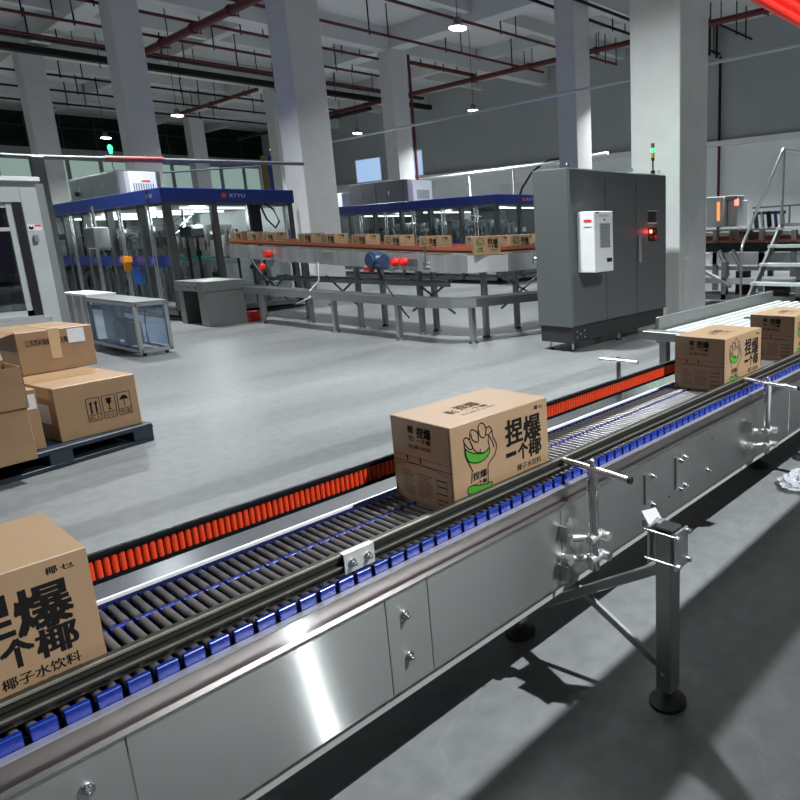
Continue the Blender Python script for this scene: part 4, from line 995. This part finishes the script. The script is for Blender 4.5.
# ================================================================== TRANSFER TABLE AND STAIRS (right)
tt = thing('transfer_table', 'roller transfer table with white strips behind the third carton', 'conveyor', (5, 2.4, 0))
MB().box(4.38, 6.6, 2.02, 2.66, .66, .70).build('table_bed', dark_steel, tt)
for i in range(7): MB().box(4.40, 6.6, 2.05+i*.088, 2.088+i*.088, .70, .722).build('wear_strip', light_strip, tt, bevel=.003)
MB().box(4.40, 6.6, 2.67, 2.70, .62, .815).build('side_guard', matte_steel, tt, bevel=.003)
MB().box(4.27, 4.38, 2.02, 2.74, .66, .725).build('end_beam', matte_steel, tt, bevel=.004)
for x in (4.40, 6.2):
    for y in (2.10, 2.62):
        q = MB().box(x-.03, x+.03, y-.03, y+.03, .04, .66).build('leg', matte_steel, tt); MB().cyl((x, y, 0), (x, y, .03), .06, 12, r1=.04).build('foot', rubber, q)
st = thing('steel_staircase', 'stainless steps with a pipe handrail at the right picture edge', 'staircase', (11, 4.2, 0))
sx0, sx1, sy0, sy1 = 10.05, 11.65, 3.2, 4.6
for y in (sy0, sy1):
    MB().add([(sx0-.10, y-.02, 0), (sx0+.12, y-.02, 0), (sx1+.12, y-.02, 1.45), (sx1-.06, y-.02, 1.45), (sx0-.10, y+.02, 0), (sx0+.12, y+.02, 0), (sx1+.12, y+.02, 1.45), (sx1-.06, y+.02, 1.45)],
             [(0,1,2,3),(7,6,5,4),(0,4,5,1),(1,5,6,2),(2,6,7,3),(3,7,4,0)]).build('stringer', matte_steel, st)
for i in range(5):
    x = sx0+.15+i*.33; z = .26+i*.285
    MB().box(x-.13, x+.13, sy0, sy1, z-.05, z).build('step', light_strip, st, bevel=.004)
MB().box(sx1, sx1+1.2, sy0, sy1, 1.40, 1.46).build('landing', matte_steel, st)
MB().tube([(sx0, sy1, .05), (sx0, sy1, 1.10), (sx0+.03, sy1, 1.16), (sx1-.12, sy1, 2.62), (sx1-.05, sy1, 2.68), (sx1+1.2, sy1, 2.68)], .024, 10).build('handrail', steel, st)
MB().cyl((sx1-.02, sy1, 1.45), (sx1-.02, sy1, 2.68), .026, 10).build('rail_post', steel, st)
MB().tube([(sx0, sy0, .05), (sx0, sy0, 1.10), (sx1-.12, sy0, 2.62), (sx1+1.2, sy0, 2.68)], .024, 10).build('handrail', steel, st)

# far right packing line
rl = thing('packing_line', 'long packing line conveyor behind the staircase with orange guides', 'conveyor', (13.3, 5, 0))
MB().box(13.0, 13.7, .5, 9.5, 1.02, 1.10).build('belt', dark_steel, rl)
MB().box(12.96, 13.0, .5, 9.5, .92, 1.10).build('side_panel', black_plastic, rl)
MB().box(12.98, 13.02, .5, 9.5, 1.12, 1.15).build('guide_rail', orange_red, rl)
MB().box(13.6, 13.64, .5, 9.5, 1.12, 1.22).build('guide_rail', orange_red, rl)
MB().box(13.1, 13.5, .5, 9.5, 1.33, 1.37).build('upper_rail', matte_steel, rl)
MB().box(13.6, 14.0, .5, 9.5, 1.22, 1.30).build('upper_belt', bright_steel, rl)
MB().box(13.02, 13.08, 5.5, 6.65, .66, .90).build('white_cover', white_paint, rl)
MB().box(13.05, 13.10, 3.9, 5.4, .60, .90).build('cover', light_grey, rl)
MB().box(13.0, 13.6, .5, 9.5, .30, .38).build('lower_beam', matte_steel, rl)
MB().box(13.4, 13.45, .5, 9.5, .52, .60).build('lower_beam', steel, rl)
for y in (6.55, 5.55, 4.9, 3.8, 2.7, 1.6, 7.5, 8.5):
    MB().box(13.02, 13.10, y-.05, y+.05, .03, 1.34).build('leg', matte_steel, rl); MB().box(13.5, 13.58, y-.05, y+.05, .03, 1.0).build('leg', dark_steel, rl)
for k in range(16): MB().cyl((12.98, 6.2-k*.22, 1.36), (12.98, 6.2-k*.22, 1.40), .035, 8).build('chain_knob', white_paint, rl)
for y in (6.3, 6.0): MB().tube([(12.9, y, .1), (12.95, y-.1, .4), (13.0, y, .7), (12.9, y+.1, .95)], .05, 8).build('actuator', steel, rl)
for i, y in enumerate((6.1, 4.6)):
    dup(c0, (13.3, y, 1.10), -PI/2, 'carton on the packing line behind the staircase, %s' % ('left of the handrail' if i == 0 else 'seen between steps and handrail'), 'cartons on the far packing line')
sv = thing('servo_cabinet', 'pale grey machine head with orange lit strip beside the big column', 'machine', (13.2, 6.5, 1.4))
MB().box(13.0, 13.3, 6.38, 6.75, 1.42, 2.03).build('head_body', light_grey, sv, bevel=.02)
MB().box(13.2, 13.7, 6.15, 6.37, 1.42, 1.95).build('head_side', light_grey, sv, bevel=.02)
MB().box(12.97, 13.0, 6.44, 6.49, 1.55, 1.92).build('orange_strip', orange_glow, sv)
MB().box(13.14, 13.22, 6.13, 6.19, 1.84, 1.97).build('red_lens', mat('rosy_glow', (.9, .3, .25), .4, emit=(1, .25, .2), estr=1.6), sv)
MB().box(13.1, 13.5, 6.13, 6.40, 1.95, 2.04).build('head_cap', mid_grey, sv, bevel=.02)
gs = thing('small_frame', 'row of dark and glass machine parts in a frame on the packing line', 'machine', (13.6, 5.6, 1.4))
MB().bar((13.6, 6.0, 1.78), (13.6, 4.95, 1.80), .03, .03).bar((13.6, 4.95, 1.36), (13.6, 4.95, 1.80), .03, .03).bar((13.6, 5.22, 1.36), (13.6, 5.22, 1.80), .03, .03).build('frame', mid_grey, gs)
for k in range(5): MB().cyl((13.6, 5.9-k*.14, 1.37), (13.6, 5.9-k*.14+.04, 1.70), .035 if k % 2 else .05, 8).build('bottle_gripper', (motor_blue, bright_steel, black_plastic)[k % 3], gs)
MB().box(13.58, 13.62, 5.3, 5.95, 1.64, 1.70).build('gripper_bar', motor_blue, gs)
# cluster of equipment at the base, right of the column
eq = thing('equipment_base', 'dark machinery with pipes under the stairs beside the transfer table', 'machine', (11.8, 5.2, 0))
MB().box(11.6, 12.3, 4.0, 6.2, .10, .20).box(11.6, 11.7, 5.6, 5.7, .1, .8).box(11.6, 11.7, 4.2, 4.3, .1, .8).build('frame', matte_steel, eq)
MB().box(11.6, 12.2, 4.0, 6.4, .40, .50).build('beam', steel, eq)
MB().cyl((11.9, 5.4, .2), (11.9, 5.4, .62), .14, 12).build('motor', black_plastic, eq)
MB().cyl((11.8, 4.9, .3), (11.8, 4.5, .3), .11, 12).build('motor', black_plastic, eq)
MB().tube([(11.5, 6.3, .1), (11.5, 6.3, .5), (11.55, 6.0, .62), (11.6, 5.5, .35)], .04, 8).build('pipe', light_grey, eq)
# barrier bars on the big column face (shadow-casting rail) and right lower door
MB().box(WX-.05, WX, 27.0, 30.5, 0, 4.3).build('wall_panel', white_paint)
tag(bpy.data.objects['wall_panel'], 'pale panel on the far right wall above the farther machine', 'panel')

# distant coloured curtains behind machine A (between columns)
for k, (x, c) in enumerate(((21.15, (.14, .12, .03)), (21.6, (.02, .04, .22)), (21.95, (.35, .02, .04)))):
    o = MB().box(x, x+.30, 40.0, 40.1, 0.0, 6.3).build('hanging_sheet', mat('sheet_%d' % k, c, .6))
    tag(o, ('olive yellow', 'blue', 'red')[k] + ' upright sheet far behind, just left of the wide middle column', 'sheet', 'coloured sheets')

# crumpled clear bag on the floor
bm = bmesh.new(); bmesh.ops.create_icosphere(bm, subdivisions=4, radius=1)
rb_ = random.Random(5)
from mathutils import noise as _n
for v in bm.verts:
    d = 1 + .35*_n.noise(v.co*2.3) + .18*_n.noise(v.co*6.1); v.co = Vector((v.co.x*.14*d, v.co.y*.12*d, max(0, (v.co.z*.5+.45)*.07*d)))
me = bpy.data.meshes.new('plastic_bag'); bm.to_mesh(me); bm.free(); me.materials.append(bag_plastic)
o = bpy.data.objects.new('plastic_bag', me); COL.objects.link(o); o.location = (3.68, 1.27, 0)
tag(o, 'crumpled clear plastic bag on the floor at the right picture edge', 'bag')

# unseen deck added overhead behind the viewer to shade the near floor
wk = thing('shade_deck', 'steel deck added overhead behind the viewer to shade the floor, out of the picture', 'light blocker', (3, -1, 2.2))
MB().box(-6, 14, -1.6, -.14, 2.15, 2.25).build('deck', matte_steel, wk)
for x in (-5, 0, 5, 10): MB().box(x-.06, x+.06, -1.6, -1.48, 0, 2.15).build('post', matte_steel, wk)

# ================================================================== WORLD, CAMERA
w = bpy.data.worlds.new('world'); SC.world = w; w.use_nodes = True
w.node_tree.nodes['Background'].inputs[0].default_value = (.42, .46, .48, 1); w.node_tree.nodes['Background'].inputs[1].default_value = .15
cam = bpy.data.cameras.new('camera'); co = bpy.data.objects.new('camera', cam); COL.objects.link(co)
R0 = Vector((0.62887106, -0.77676308, -0.03406326)); R1 = Vector((-0.19132732, -0.11213864, -0.97509937)); R2 = Vector((0.75360138, 0.61972901, -0.21913674))
M = Matrix((R0, -R1, -R2)).transposed().to_4x4(); M.translation = Vector((0, 0, 1.5))
co.matrix_world = M
cam.sensor_width = 36; cam.lens = 672.9/800*36; cam.shift_x = (400-564.8)/800; cam.shift_y = (379.7-400)/800
cam.clip_start = .05; cam.clip_end = 200
SC.camera = co
vs = SC.view_settings; vs.view_transform = 'Standard'; vs.look = 'None'; vs.exposure = 0.; vs.gamma = 1.; vs.use_curve_mapping = False
